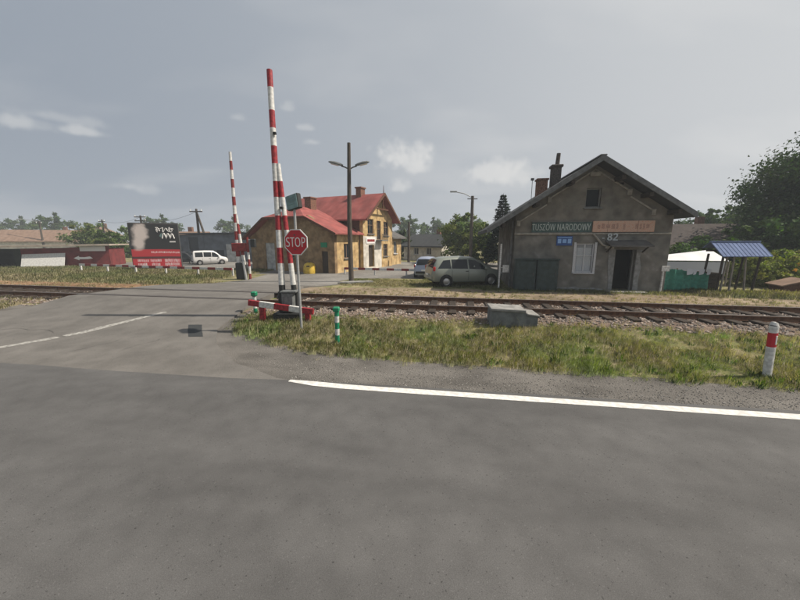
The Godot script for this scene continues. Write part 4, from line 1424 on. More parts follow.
func shed() -> void:
	# local x along its front
	var o := thing("low_shed", "long low flat-roofed shed with a white panel and maroon end", "shed", P(-42, .1, 26.0), 18.2)
	var L := 15.8
	var a := 9.5      # where the dark bay ends
	var b := 12.9      # where the white panel ends
	var st := S()
	wall(st, poly([0, -.1, a, -.1, a, 1.62, 0, 1.62]), [Rect2(.6, 0, 2.6, 1.45), Rect2(4.0, 0, 5.0, 1.45)], .2)
	put("bay_wall", st, M.shed_dark, o)
	block(o, "bay_back", M.shed_dark, Vector3(a / 2, .75, -2.6), Vector3(a, 1.7, .1), 0)
	st = S()
	wall(st, poly([a + .002, -.1, b, -.1, b, 1.72, a + .002, 1.66]), [], .2)
	put("maroon_wall", st, M.maroon, o)
	st = S()
	box(st, Vector3.ZERO, Vector3(b - a - .4, 1.34, .05), .01, Transform3D(Basis(Vector3(0, 0, 1), .03) * Basis(Vector3.RIGHT, -.42), Vector3((a + b) / 2 - .1, .60, .32)))
	put("white_panel", st, M.white_paint, o)
	st = S()
	wall(st, poly([b + .002, -.1, L, -.1, L, 1.85, b + .002, 1.75]), [], .2)
	put("maroon_wall", st, M.maroon, o)
	var sg := block(o, "white_sign", M.white_print, Vector3(14.6, 1.62, .03), Vector3(1.9, .44, .04), .01)
	st = S()
	prism(st, poly([13.1, .78, 13.5, .98, 13.5, .88, 13.9, .86, 14.3, .92, 14.5, .74, 14.1, .68, 13.5, .68, 13.5, .58]), .004, .02)
	put("white_arrow", st, M.white_print, o)
	for x in [0.0, L - .2]:
		block(o, "side_wall", M.maroon, Vector3(x + .1, .8, -1.6), Vector3(.2, 1.75, 2.76), 0)
	st = S()
	prism(st, poly([-.4, 1.64, L + .3, 1.90, L + .3, 2.04, -.4, 1.78]), -3.4, .5)
	put("roof", st, M.shed_roof, o)
func simple_house(called: String, label: String, at: Vector3, turn: float, w: float, d: float, eave: float, ridge: float, wm: Material, rm: Material, wins: Array, gable_front := true) -> void:
	var o := thing(called, label, "house", at, turn)
	var st := S()
	if gable_front:
		wall(st, poly([-w / 2, -.1, w / 2, -.1, w / 2, eave, 0, ridge - .1, -w / 2, eave]), wins, .25)
	else:
		wall(st, poly([-w / 2, -.1, w / 2, -.1, w / 2, eave, -w / 2, eave]), wins, .25)
	put("front_wall", st, wm, o)
	for r in wins:
		window(o, r, M.window_white, Transform3D(), 1, 0)
	for s in [-1.0, 1.0]:
		st = S()
		var out := poly([0, -.1, d - .26, -.1, d - .26, eave, 0, eave])
		if not gable_front:
			out = poly([0, -.1, d - .26, -.1, d - .26, eave, d / 2 - .13, ridge - .1, 0, eave])
		wall(st, out, [], .2, Transform3D(Basis(Vector3.UP, -PI / 2), Vector3(-w / 2, 0, -d)) if s < 0 else Transform3D(Basis(Vector3.UP, PI / 2), Vector3(w / 2, 0, -.26)))
		put("side_wall", st, wm, o)
	for s in [-1.0, 1.0]:
		st = S()
		if gable_front:
			prism(st, poly([0, ridge, s * (w / 2 + .4), eave - .2, s * (w / 2 + .4), eave - .34, 0, ridge - .14]), -d - .3, .4)
		else:
			var z := .4 if s > 0 else -d - .4
			prism(st, poly([-d / 2, ridge, z, eave - .2, z, eave - .34, -d / 2, ridge - .14]), -w / 2 - .4, w / 2 + .4, Transform3D(Basis(Vector3(0, 0, 1), Vector3.UP, Vector3(1, 0, 0)), Vector3.ZERO))
		put("roof_slope", st, rm, o)
	block(o, "chimney", M.old_brick, Vector3(w * .12, ridge, -d * .6), Vector3(.5, 1.2, .5))
func hall() -> void:
	var o := thing("metal_hall", "long flat grey blue metal hall behind the parked vans", "building", P(-24.2, .1, 36.6), 2)
	var st := S()
	wall(st, poly([0, -.1, 16, -.1, 16, 3.15, 0, 2.95]), [Rect2(1.1, 1.2, 1.0, 1.5), Rect2(4.0, .3, .8, 1.0), Rect2(2.9, .5, .8, .7)], .2)
	put("front_wall", st, M.hall_blue, o)
	for r in [Rect2(1.1, 1.2, 1.0, 1.5), Rect2(4.0, .3, .8, 1.0), Rect2(2.9, .5, .8, .7)]:
		block(o, "dark_opening", M.hall_dark, Vector3(r.get_center().x, r.get_center().y, -.12), Vector3(r.size.x, r.size.y, .04), 0)
	for i in 26:
		var x := .3 + i * .6
		if (x > .95 and x < 2.25) or (x > 2.8 and x < 3.9) or (x > 3.9 and x < 4.9) or (x > 5.0 and x < 6.4):
			continue
		block(o, "cladding_rib", M.hall_blue, Vector3(x, 1.5, .018), Vector3(.05, 2.85, .035), 0)
	block(o, "pale_door", M.door_grey, Vector3(5.7, 1.0, .04), Vector3(1.2, 1.9, .06), .01)
	for x in [0.0, 15.8]:
		block(o, "side_wall", M.hall_blue, Vector3(x + .1, 1.45, -4.1), Vector3(.2, 3.0, 7.78), 0)
	st = S()
	prism(st, poly([-.2, 3.0, 16.2, 3.2, 16.2, 3.34, -.2, 3.14]), -8.2, .25)
	put("roof", st, M.hall_dark, o)
func well_shelter() -> void:
	var o := thing("well_shelter", "small timber shelter with shiny blue sheet metal roof", "shelter", P(15.2, .12, 15.2), 1.5)
	var xf := Transform3D(Basis(Vector3(0, 0, 1), Vector3.UP, Vector3(1, 0, 0)), Vector3.ZERO)
	for s in [1.0, -1.0]:   # long front slope, short back slope
		var st := S()
		var reach: float = .66 if s > 0 else .34
		var drop: float = .62 if s > 0 else .26
		prism(st, poly([0, 2.30, s * reach, 2.30 - drop, s * reach, 2.27 - drop, 0, 2.27]), -1.14, 1.14, xf)
		var rf := put("roof_slope", st, M.roof_tin_blue, o)
		for i in 13:
			st = S()
			bar(st, Vector3(-1.12 + i * .187, 2.306, 0), Vector3(-1.12 + i * .187, 2.306 - drop, s * reach), .016, .016)
			put("seam", st, M.roof_tin_blue, rf)
	block(o, "ridge_cap", M.roof_tin_blue, Vector3(0, 2.315, 0), Vector3(2.32, .04, .13), .012)
	for q in [[-.88, .45, -1.0, .5], [.82, .45, .62, .5], [-.86, -.28, -.96, -.3], [.84, -.28, .7, -.3]]:
		plank(o, "post", M.dark_wood, Vector3(q[2], -.1, q[3]), Vector3(q[0], 1.76, q[1]), .075, .075)
	for q in [[-.35, -.42], [.16, .3], [-.66, -.84]]:
		plank(o, "slanted_post", M.timber_grey, Vector3(q[1], -.1, .5), Vector3(q[0], 1.76, .42), .065, .065)
	plank(o, "tie_beam", M.dark_wood, Vector3(-1.0, 1.74, .44), Vector3(.96, 1.74, .44), .08, .08)
	plank(o, "tie_beam", M.dark_wood, Vector3(-1.0, 1.9, -.27), Vector3(.96, 1.9, -.27), .08, .08)
	var w := thing("garden_crate", "dark weathered timber bin standing under the blue roofed shelter", "bin", P(14.5, .12, 16.1), 0)
	for i in 5:
		block(w, "board", M.dark_wood, Vector3(0, .08 + i * .17, .4), Vector3(1.5, .15, .04))
	for s in [-1, 1]:
		for i in 5:
			block(w, "board", M.dark_wood, Vector3(s * .74, .08 + i * .17, 0), Vector3(.04, .15, .74))
	block(w, "back_panel", M.dark_wood, Vector3(0, .42, -.4), Vector3(1.5, .84, .04))
func garden() -> void:
	var o := thing("netting_fence", "sagging green netting fence with white rags beside the house", "fence", P(12.35, .12, 15.45), -3)
	var st := S()
	st.set_smooth_group(1)
	var nz := noise(21, .5, 3)
	var cols := 40
	for f in [0.0, -.012]:
		for i in cols:
			for j in 6:
				var p := func(a: int, b: int) -> Vector3:
					var x := a * 2.1 / cols
					var y := b * lerpf(1.12, .86, x / 2.1) / 6.0 * (1 + .06 * nz.get_noise_1d(a * .9))
					return Vector3(x, y - .03, .07 * nz.get_noise_2d(a * .35, b * .4) + .04 * sin(a * .9) + f)
				quad(st, p.call(i, j), p.call(i + 1, j), p.call(i + 1, j + 1), p.call(i, j + 1), Vector3(0, 0, 1 if f == 0.0 else -1))
	put("netting", st, M.net_green, o)
	for i in 4:
		pipe(o, "post", M.timber_grey, [Vector3(i * .7, -.2, -.14), Vector3(i * .7, 1.16 - i * .08, -.14)], [.035], 7)
	for q in [[.95, .34], [1.25, .16], [1.5, .26], [1.85, .2]]:
		st = S()
		prism(st, poly([q[0], 1.08, q[0] + q[1], 1.04, q[0] + q[1] * .8, .82, q[0] + q[1] * .1, .78]), .10, .112)
		put("white_rag", st, M.cloth_pale, o)
	# white tarpaulin canopy
	o = thing("white_canopy", "low white tarpaulin canopy behind the green netting", "canopy", P(15.6, .12, 18.2), -10)
	st = S()
	var A := Vector3(-1.8, 1.32, .9)
	var B := Vector3(1.5, 1.32, .9)
	var C := Vector3(1.3, 1.86, -.2)
	var Dd := Vector3(-1.5, 1.40, -1.0)
	var Ee := Vector3(1.7, 1.34, -1.2)
	for k in [0.0, -.02]:
		var dn := Vector3(0, k, 0)
		for q in [[A, B, C], [A, C, Dd], [C, Ee, Dd], [B, Ee, C]]:
			tri(st, q[0] + dn, q[1] + dn, q[2] + dn, Vector3(0, 1 if k == 0.0 else -1, 0))
	put("tarpaulin", st, M.tarp_white, o)
	block(o, "side_cloth", M.cloth_pale, Vector3(-.15, .95, .86), Vector3(3.1, .62, .03), 0)
	for q in [A, B, Dd, Ee]:
		pipe(o, "pole", M.timber_grey, [Vector3(q.x, -.1, q.z), q - Vector3(0, .03, 0)], [.04], 6)
	# small brown roofed hutch at the right edge
	o = thing("wood_hutch", "low brown boarded hutch among the bushes at the right edge", "hutch", P(18.7, .12, 15.2), -20)
	st = S()
	prism(st, poly([-.8, 0, .8, 0, .8, .34, 0, .52, -.8, .30]), -.7, .3)
	put("body", st, M.brown_timber, o)
	for s in [-1.0, 1.0]:
		st = S()
		prism(st, poly([0, .62, s * .95, .30, s * .95, .25, 0, .56]), -.8, .42)
		put("roof_slope", st, M.roof_orange, o)
func bell_bin() -> void:
	var o := thing("bell_container", "yellow bell shaped recycling container against the station end wall", "container", on(-6.5, 23.75))
	var st := S()
	lathe(st, [Vector2(.42, -.02), Vector2(.45, .1), Vector2(.43, .5), Vector2(.34, .70), Vector2(.18, .78), Vector2(.001, .80)], 18)
	put("body", st, M.yellow_plastic, o)
	block(o, "slot", M.plastic_black, Vector3(0, .55, .40), Vector3(.22, .08, .08), .01)
	block(o, "lifting_eye", M.steel_dark, Vector3(0, .84, 0), Vector3(.12, .1, .04), .01)

# ---------------------------------------------------------------- ground
var grass_edge := poly([-6.22, 8.9, -6.3, 8.3, -6.0, 7.75, -5.25, 7.3, -4.4, 6.9, -3.67, 6.63, -2.41, 6.42, -1.09, 6.35, .89, 6.31, 2.66, 6.28, 4.24, 6.21, 5.65, 6.16, 9, 6.25, 26, 6.65, 26, 9.15, -6.3, 9.2])
func jitter(a: PackedVector2Array, seed: int, amp: float, step: float) -> PackedVector2Array:   # breaks long straight outlines up a little
	var nz := noise(seed, .9, 3)
	var out := PackedVector2Array()
	for i in a.size():
		var p := a[i]
		var q := a[(i + 1) % a.size()]
		var k := clampi(int(p.distance_to(q) / step), 1, 90)
		for j in k:
			var v := p.lerp(q, float(j) / k)
			out.append(v + Vector2(nz.get_noise_2d(v.x, v.y + 50), nz.get_noise_2d(v.x + 80, v.y)) * amp)
	return out
func crack(t: float, n: float, dir: float, length: float, w: float, m: Material) -> void:
	var r := RandomNumberGenerator.new()
	r.seed = int(t * 100 + n * 7)
	var up := PackedVector2Array()
	var dn := PackedVector2Array()
	var p := Vector2(t, n)
	var a := dir
	var k := int(length / .07)
	for i in k:
		a = lerpf(a, dir, .35) + r.randfn() * .28
		p += Vector2(cos(a), sin(a)) * .07
		var ww := w * r.randf_range(.3, 1.0) * (1.0 if i > 0 and i < k - 1 else .1)
		var side := Vector2(-sin(a), cos(a)) * ww
		up.append(p + side)
		dn.append(p - side)
	dn.reverse()
	up.append_array(dn)
	structure(sheet("road_crack", up, NR, GR, .0205, 0, m))
func edge_n(t: float) -> float:
	return 3.70 + (t + 61.5) * .0235
func ground() -> void:
	structure(sheet("ground", poly([-700, -90, 700, -90, 700, 900, -700, 900]), NB, GB, 0.0, 0, M.turf))
	structure(sheet("gravel_shoulder", jitter(poly([-7.4, 4.8, 60, 6.3, 60, 7.4, 26, 6.72, 9, 6.32, 5.65, 6.24, 2.66, 6.36, -1.09, 6.42, -3.67, 6.72, -5.25, 7.45, -6.1, 8.0, -6.3, 9.0, -7.4, 9.0]), 3, .10, .4), NB, GB, .004, 0, M.gravel))
	structure(sheet("gravel_shoulder", jitter(poly([-60, 3.4, -24, 4.2, -17, 5.2, -14.5, 8.4, -14.5, 9.0, -15.2, 9.0, -16.2, 7.3, -19, 5.9, -60, 4.6]), 4, .10, .5), NB, GB, .004, 0, M.gravel))
	structure(sheet("dirt_path", jitter(poly([-7.6, 12.9, 34, 12.9, 34, 15.2, 14, 15.9, 9, 16.6, 4, 16.2, -2, 16.3, -7.6, 15.6]), 5, .3, .8), NB, GB, .004, 0, M.dirt))
	structure(sheet("dirt_path", jitter(poly([-46, 12.9, -13.6, 12.9, -13.2, 15.2, -20, 15.5, -30, 15.0, -46, 15.2]), 6, .4, .8), NB, GB, .004, 0, M.red_dirt))
	structure(sheet("yard", poly([-13.3, 15.8, -12.4, 18, -13.2, 21.4, -34, 23.2, -36, 36, 16, 36, 16, 23, 3, 21.2, -6.4, 19.9, -6.7, 18.2, -6.2, 16.9, -7.4, 15.4]), NR, GR, .004, .1, M.yard_asphalt))
	structure(sheet("side_road", jitter(poly([-24, 4.4, -17.5, 6.0, -15.3, 7.3, -14.5, 8.3, -14.1, 9.45, -13.8, 11.85, -13.8, 13.2, -13.1, 16.4, -7.2, 16.0, -7.4, 15.0, -7.1, 13, -6.75, 10.15, -6.5, 8.5, -6.3, 7.6, -5.4, 6.5, -4.4, 5.75, -3.2, 5.25, -2.2, 5.0]), 7, .05, .35), NR, GR, .012, .22, M.old_asphalt))
	structure(sheet("main_road", PackedVector2Array([Vector2(-90, -3.6), Vector2(90, -2.4), Vector2(90, edge_n(90) + .16), Vector2(4, edge_n(4) + .17), Vector2(-1, edge_n(-1) + .15), Vector2(-2.6, edge_n(-2.6) + .12), Vector2(-4, edge_n(-4) + .02), Vector2(-6.6, edge_n(-6.6) - .0), Vector2(-8.4, edge_n(-8.4) + .04), Vector2(-10.2, edge_n(-10.2) - .02), Vector2(-13, edge_n(-13)), Vector2(-90, edge_n(-90))]), NR, GR, .018, .02, M.asphalt))
	structure(sheet("road_patch", jitter(poly([-7.35, 7.82, -6.96, 7.87, -6.29, 7.1, -6.68, 7.04]), 12, .03, .12), NR, GR, .017, 0, M.patch_tar))
	for q in [[-13.4, 6.9, .06, 3.2], [-8.6, 5.6, 1.2, 1.3], [-7.4, 5.9, 1.5, 1.0]]:
		crack(q[0], q[1], q[2], q[3], .008, M.old_tar)
	# painted lines
	var up := PackedVector2Array()
	var dn := PackedVector2Array()
	var nz := noise(44, .8, 3)
	for i in 60:
		var t := -2.9 + i * .5 if i < 40 else 17.0 + (i - 39) * 2.2
		var w := .085 + .012 * nz.get_noise_1d(t * 2)
		var c := edge_n(t) - .03 + (.10 * pow(maxf(0, -1.4 - t) / 1.5, 2))
		if i == 0:
			w = .04
		up.append(Vector2(t, c + w))
		dn.append(Vector2(t, c - w))
	dn.reverse()
	up.append_array(dn)
	structure(sheet("edge_line", up, NR, GR, .022, 0, M.paint_line))
	structure(sheet("centre_line", jitter(poly([-8.92, 8.75, -9.10, 8.78, -9.75, 7.35, -10.05, 6.65, -9.83, 6.6, -9.5, 7.35]), 8, .03, .2), NR, GR, .016, 0, M.worn_line))
	structure(sheet("centre_line", jitter(poly([-10.10, 6.55, -10.5, 5.85, -11.2, 5.0, -10.95, 4.98, -10.25, 5.85, -9.9, 6.5]), 9, .05, .2), NR, GR, .016, 0, M.worn_line))
	structure(sheet("far_edge_line", PackedVector2Array([Vector2(-90, -3.1), Vector2(90, -1.9), Vector2(90, -1.72), Vector2(-90, -2.92)]), NR, GR, .022, 0, M.paint_line))
	structure(sheet("ballast_bed", jitter(poly([-60, 9.1, -14.1, 9.15, -14.0, 12.9, -60, 12.9]), 10, .12, .5), NB, GB, .008, 0, M.ballast_bed))
	structure(sheet("ballast_bed", jitter(poly([-6.6, 9.15, 60, 8.95, 60, 12.95, -6.9, 12.9]), 11, .12, .5), NB, GB, .008, 0, M.ballast_bed))
func track() -> void:
	var o := thing("railway_track", "single rusty railway track on dark sleepers crossing the side road", "railway track", P(0, 0, 0), -9.76)
	# local x runs along the track, local -z across it
	var sl := S()
	box(sl, Vector3.ZERO, Vector3(.24, .15, 2.5), .02)
	sl.generate_normals()
	var sm := sl.commit()
	var r := RandomNumberGenerator.new()
	r.seed = 12
	var t := -46.0
	while t < 34:
		if t < -14.3 or t > -6.2:
			var q := put_mesh("sleeper", sm, M.sleeper_wood, o)
			q.position = Vector3(t + r.randf_range(-.03, .03), .300 + r.randf_range(-.012, .012), -10.95 + r.randf_range(-.04, .04))
			q.rotation_degrees.y = r.randf_range(-1.5, 1.5)
		t += .62
	var prof := poly([-.06, 0, .06, 0, .06, .012, .012, .03, .012, .105, .034, .115, .034, .145, -.034, .145, -.034, .115, -.012, .105, -.012, .03, -.06, .012])
	for n in [10.2, 11.7]:
		var st := S()
		prism(st, prof, -110, 70, Transform3D(Basis(Vector3(0, 0, 1), Vector3.UP, Vector3(1, 0, 0)), Vector3(0, .34, -n)))
		var rl := put("rail", st, M.rust, o)
		st = S()
		box(st, Vector3(-20, .487, -n), Vector3(180, .006, .058))
		put("running_surface", st, M.rail_head, rl)
		for s in [-1, 1]:
			block(o, "crossing_strip", M.rubber, Vector3(-10.4, .46, -n + s * .085), Vector3(7.6, .05, .07), .004)
func stone_mesh(seed: int) -> ArrayMesh:
	var r := RandomNumberGenerator.new()
	r.seed = seed
	var ph := (1 + sqrt(5.0)) / 2
	var v := []
	for q in [Vector3(-1, ph, 0), Vector3(1, ph, 0), Vector3(-1, -ph, 0), Vector3(1, -ph, 0), Vector3(0, -1, ph), Vector3(0, 1, ph), Vector3(0, -1, -ph), Vector3(0, 1, -ph), Vector3(ph, 0, -1), Vector3(ph, 0, 1), Vector3(-ph, 0, -1), Vector3(-ph, 0, 1)]:
		v.append(q.normalized() * r.randf_range(.7, 1.25) * Vector3(1.15, .75, .95))
	var st := S()
	for f in [[0, 11, 5], [0, 5, 1], [0, 1, 7], [0, 7, 10], [0, 10, 11], [1, 5, 9], [5, 11, 4], [11, 10, 2], [10, 7, 6], [7, 1, 8], [3, 9, 4], [3, 4, 2], [3, 2, 6], [3, 6, 8], [3, 8, 9], [4, 9, 5], [2, 4, 11], [6, 2, 10], [8, 6, 7], [9, 8, 1]]:
		tri(st, v[f[0]], v[f[1]], v[f[2]], v[f[0]] + v[f[1]] + v[f[2]])
	st.generate_normals()
	return st.commit()
func scatter_all() -> void:
	var r := RandomNumberGenerator.new()
	r.seed = 99
	var hue := noise(61, .35, 3)
	var hue2 := noise(62, .8, 2)
	# ballast stones
	for area in [[-6.4, 22.0, 15000, "brown ballast stones of the track right of the road"], [-40.0, -14.4, 6500, "brown ballast stones of the track left of the road"]]:
		var spots := []
		var cols := []
		var sizes := []
		for i in area[2]:
			var t := lerpf(area[0], area[1], r.randf())
			var n := r.randf_range(8.95, 12.95)
			var e := tn(t, n)
			spots.append(P(e.x, lerp_table(NB, GB, n) + .012, e.y))
			var k := r.randf_range(.35, 1.35)
			cols.append(Color(.29, .23, .19).lerp(Color(.29, .275, .26), r.randf() * .7) * k)
			sizes.append(r.randf_range(.018, .045))
		scatter("ballast_stones", area[3], stone_mesh(4), M.stone_chip, spots, cols, sizes, 5, 1.0)
	# loose grit on the shoulder
	var gs := []
	var gc := []
	var gz := []
	for i in 7000:
		var t := r.randf_range(-5.5, 12)
		var n := edge_n(t) + .14 + absf(r.randfn()) * .55
		if n > 7.2 or (t < -3 and n < 5.4 - (t + 3) * .55):
			continue
		var e := tn(t, n)
		gs.append(P(e.x, lerp_table(NB, GB, n) + .006, e.y))
		var k := r.randf_range(.3, 1.5)
		gc.append(Color(.23, .22, .205) * k)
		gz.append(r.randf_range(.004, .012))
	scatter("shoulder_grit", "loose grey grit on the road shoulder", stone_mesh(8), M.stone_chip, gs, gc, gz, 6, 1.0)
	# grass in the verge before the track
	var grass := [[], [], []]
	var straw := [[], [], []]
	var leaves := [[], [], []]
	for i in 24000:
		var t := r.randf_range(-6.4, 17)
		var n := r.randf_range(6.1, 9.35)
		if not inside(grass_edge, t + r.randfn() * .06, n + r.randfn() * .06):
			continue
		var e := tn(t, n)
		if e.x > 2.4 and e.x < 3.65 and e.y > 8.42 and e.y < 9.1:
			continue
		var h := hue.get_noise_2d(t, n)
		var h2 := hue2.get_noise_2d(t, n)
		var near_track := clampf((n - 8.3) / .9, 0, 1)
		if r.randf() < near_track * .75 or r.randf() < smoothstep(.0, -.45, h2) * .5:
			continue
		var green := clampf(.45 + h * 1.1 + (t - 2.0) * .03 - near_track * .5, 0, 1)
		var p := P(e.x, lerp_table(NB, GB, n) - .01, e.y)
		var k := r.randf_range(.7, 1.3)
		var right := smoothstep(3.0, 7.0, t) * smoothstep(-.15, .25, h2) * smoothstep(7.2, 7.8, n)
		var dry := Color(.50, .45, .32)
		var olive := Color(.31, .315, .175)
		var fresh := Color(.19, .34, .09)
		if r.randf() < green + .28:
			grass[0].append(p)
			grass[1].append(olive.lerp(fresh, maxf(right, clampf(h * 1.2, 0, .5))).lerp(dry, .25 * r.randf()) * k)
			grass[2].append(r.randf_range(.55, 1.15) * (1 + .35 * h2) * (1.0 - .35 * clampf((t - 1) / 8, 0, 1)))
		else:
			straw[0].append(p)
			straw[1].append(dry.lerp(Color(.38, .30, .21), r.randf() * .7) * k)
			straw[2].append(r.randf_range(.5, 1.2) * (1 + .3 * h2))
		if r.randf() < .035:
			leaves[0].append(p)
			leaves[1].append(Color(.12, .19, .055) * k)
			leaves[2].append(r.randf_range(.5, 1.1))
	scatter("verge_grass", "olive green grass of the verge between shoulder and track", tuft(1, 24, .125, .12, .0036), M.blade, grass[0], grass[1], grass[2], 7)
	scatter("dry_grass", "straw coloured dry grass of the verge between shoulder and track", tuft(2, 16, .16, .10, .003), M.blade, straw[0], straw[1], straw[2], 8)
	scatter("verge_weeds", "broad leaved weeds in the verge grass", tuft(3, 16, .15, .10, .014), M.blade, leaves[0], leaves[1], leaves[2], 9)
	var st := [[], [], []]
	for i in 420:
		var t := r.randf_range(-6.0, 15)
		var n := r.randf_range(6.3, 9.2)
		if not inside(grass_edge, t, n):
			continue
		var e := tn(t, n)
		st[0].append(P(e.x, lerp_table(NB, GB, n) - .01, e.y))
		st[1].append(Color(.46, .40, .28) * r.randf_range(.7, 1.2))
		st[2].append(r.randf_range(.6, 1.3))
	scatter("dead_stalks", "tall thin dead stalks standing out of the verge grass", tuft(6, 4, .36, .04, .0022), M.blade, st[0], st[1], st[2], 12)
	# rougher growth farther off: [t0, t1, n0, n1, count, size, dryness]
	var far := [[], [], []]
	for a in [[-42, -15.2, 6.6, 9.2, 5000, .9, .45], [-44, -14.2, 15.0, 24.5, 10000, 1.15, .36], [-12.9, -13.9, 13.2, 16.5, 160, .8, .5], [-6.3, 1.2, 16.6, 19.6, 2600, .55, .35], [1.2, 15.0, 15.9, 17.6, 2200, .75, .35], [10.5, 26, 15.6, 17.4, 2200, 1.3, .45], [-46, 26, 12.8, 15.6, 2600, .6, .75], [-2, 3, 18.4, 20.6, 900, .5, .25], [-44, -14.4, 9.2, 9.9, 500, .7, .5]]:
		for i in a[4]:
			var t := r.randf_range(a[0], a[1])
			var n := r.randf_range(a[2], a[3])
			if t > -14.2 and t < -6.7 and n < 22 and a[4] > 200:
				continue
			var e := tn(t, n)
			var hx := Vector2(e.x - 5.53, e.y - 16.2).rotated(deg_to_rad(9.76))
			if hx.x > -.1 and hx.x < 6.9 and hx.y > -.1 and hx.y < 6.5:
				continue
			far[0].append(P(e.x, lerp_table(NB, GB, n) - .01, e.y))
			var k := r.randf_range(.65, 1.3)
			var d := clampf(a[6] + hue.get_noise_2d(t * .6, n * .6) * .9 + r.randfn() * .12, 0, 1)
			far[1].append(Color(.235, .255, .125).lerp(Color(.44, .37, .26), d) * k)
			far[2].append(a[5] * r.randf_range(.6, 1.25))
	scatter("field_grass", "rough dry grass and weeds across the tracks", tuft(4, 18, .19, .13, .0085), M.blade, far[0], far[1], far[2], 10)

func trees() -> void:
	var g1 := Color(.15, .19, .065)
	var g2 := Color(.075, .115, .04)
	var g3 := Color(.05, .08, .03)
	var g4 := Color(.24, .26, .085)
	tree("broadleaf_tree", "light green spreading tree behind the parked grey car", on(6.5, 34), 101, 5.5, 5.4, g1, 14000, .12, "", .16)
	tree("broadleaf_tree", "narrower green tree between the spreading tree and the house", on(8.6, 33), 102, 4.4, 3.4, g1, 6000, .12, "", .1)
	spruce("spruce_tree", "dark pointed spruce top behind the house roof", on(9.2, 30.5), 103, 6.5, 3.4)
	tree("broadleaf_tree", "dark dense bush beside the station annex", on(.2, 43), 104, 4.1, 3.8, g3, 4500, .14, "", .1)
	tree("broadleaf_tree", "big dark green tree towering at the right edge", on(29.0, 24), 105, 9.4, 11.0, g3, 72000, .105, "", .2)
	tree("broadleaf_tree", "tall green tree behind the brown roof on the right", on(34.6, 38), 106, 6.6, 6.4, g2, 9000, .15, "", .15)
	tree("broadleaf_tree", "second tall green tree farther right behind the brown roof", on(38.6, 38), 107, 7.4, 7.0, g2, 10000, .15, "", .15)
	tree("leafy_bush", "dark green bush under the big tree right of the shelter", on(24.3, 21.5), 108, 4.2, 5.4, g2, 9000, .12, "", .05, "bush")
	tree("leafy_bush", "dark green bush directly behind the blue roofed shelter", on(20.9, 21.8), 109, 3.1, 5.0, g2, 8000, .12, "", .05, "bush")
	tree("leafy_bush", "broad dark bush between the brown roof and the shelter", on(27.0, 19.5), 110, 3.2, 4.4, g2, 5000, .12, "", .05, "bush")
	tree("leafy_bush", "yellowish green bush right of the shelter", on(18.4, 17.2), 111, 1.75, 2.6, g4, 9000, .06, "", .05, "bush")
	tree("leafy_bush", "pale leafy bush behind the brown hutch at the right edge", on(20.9, 17.6), 112, 1.9, 3.0, g4, 9000, .06, "", .05, "bush")
	tree("leafy_bush", "clipped looking hedge bush behind the white canopy", on(17.2, 20.6), 113, 2.3, 3.4, g2, 4000, .1, "", .05, "bush")
	tree("leafy_bush", "bushy green tree at the left edge beside the shed", on(-35.6, 27.0), 114, 4.9, 4.2, g2, 8000, .12, "", .08, "bush")
	tree("leafy_bush", "dark rounded bush between the shed and the billboard", on(-31.5, 36), 115, 4.0, 4.0, g2, 5000, .13, "", .06, "bush")
	tree("broadleaf_tree", "bright green tree behind the middle of the shed roof", on(-41.5, 45), 116, 4.9, 6.0, g1, 6000, .16, "", .1)
	tree("broadleaf_tree", "green tree behind the maroon end of the shed", on(-37, 46), 117, 4.4, 5.0, g1, 5000, .16, "", .1)
	# yellow flower heads in the bush by the shelter
	var o := thing("flowering_shrub", "yellow orange flowering shrub in front of the right hand bushes", "shrub", on(19.5, 16.6))
	var blobs := [[Vector3(0, .8, 0), Vector3(.5, .4, .4)], [Vector3(.5, 1.0, 0), Vector3(.45, .35, .4)]]
	trunk(o, 5, .7, .03, blobs)
	put_mesh("leaves", crown_mesh(120, blobs, 1500, .06, g4), M.leaf, o)
	put_mesh("flowers", crown_mesh(121, blobs, 260, .05, Color(.5, .28, .05)), M.leaf, o)
	# far trees closing the view
	var base := tree("distant_tree", "hazy distant tree over the shed's left bay", on(-86, 84), 118, 9.5, 11, g2, 5000, .3, "distant trees on the horizon", .08)
	var spots := [[-64, 90, 8, "hazy distant tree left of the billboard"], [-108, 96, 0, "hazy distant tree at the far left edge"], [-50, 100, 0, "hazy distant tree behind the billboard"], [-40, 105, 70, "hazy distant tree over the metal hall's left end"], [2, 92, 40, "hazy distant tree over the far white gabled house"], [10, 100, 100, "hazy distant tree left of the wooden street light"], [20, 96, 150, "hazy distant tree behind the spruce"], [-8, 98, 200, "hazy distant tree behind the station annex"], [76, 86, 60, "hazy distant tree over the brown roof"], [96, 88, 120, "hazy distant tree behind the tall right hand trees"], [118, 92, 20, "hazy distant tree at the far right edge"], [60, 84, 220, "hazy distant tree hidden beside the house corner"]]
	for s in spots:
		dup(base, on(s[0], s[1]), s[2], s[3])

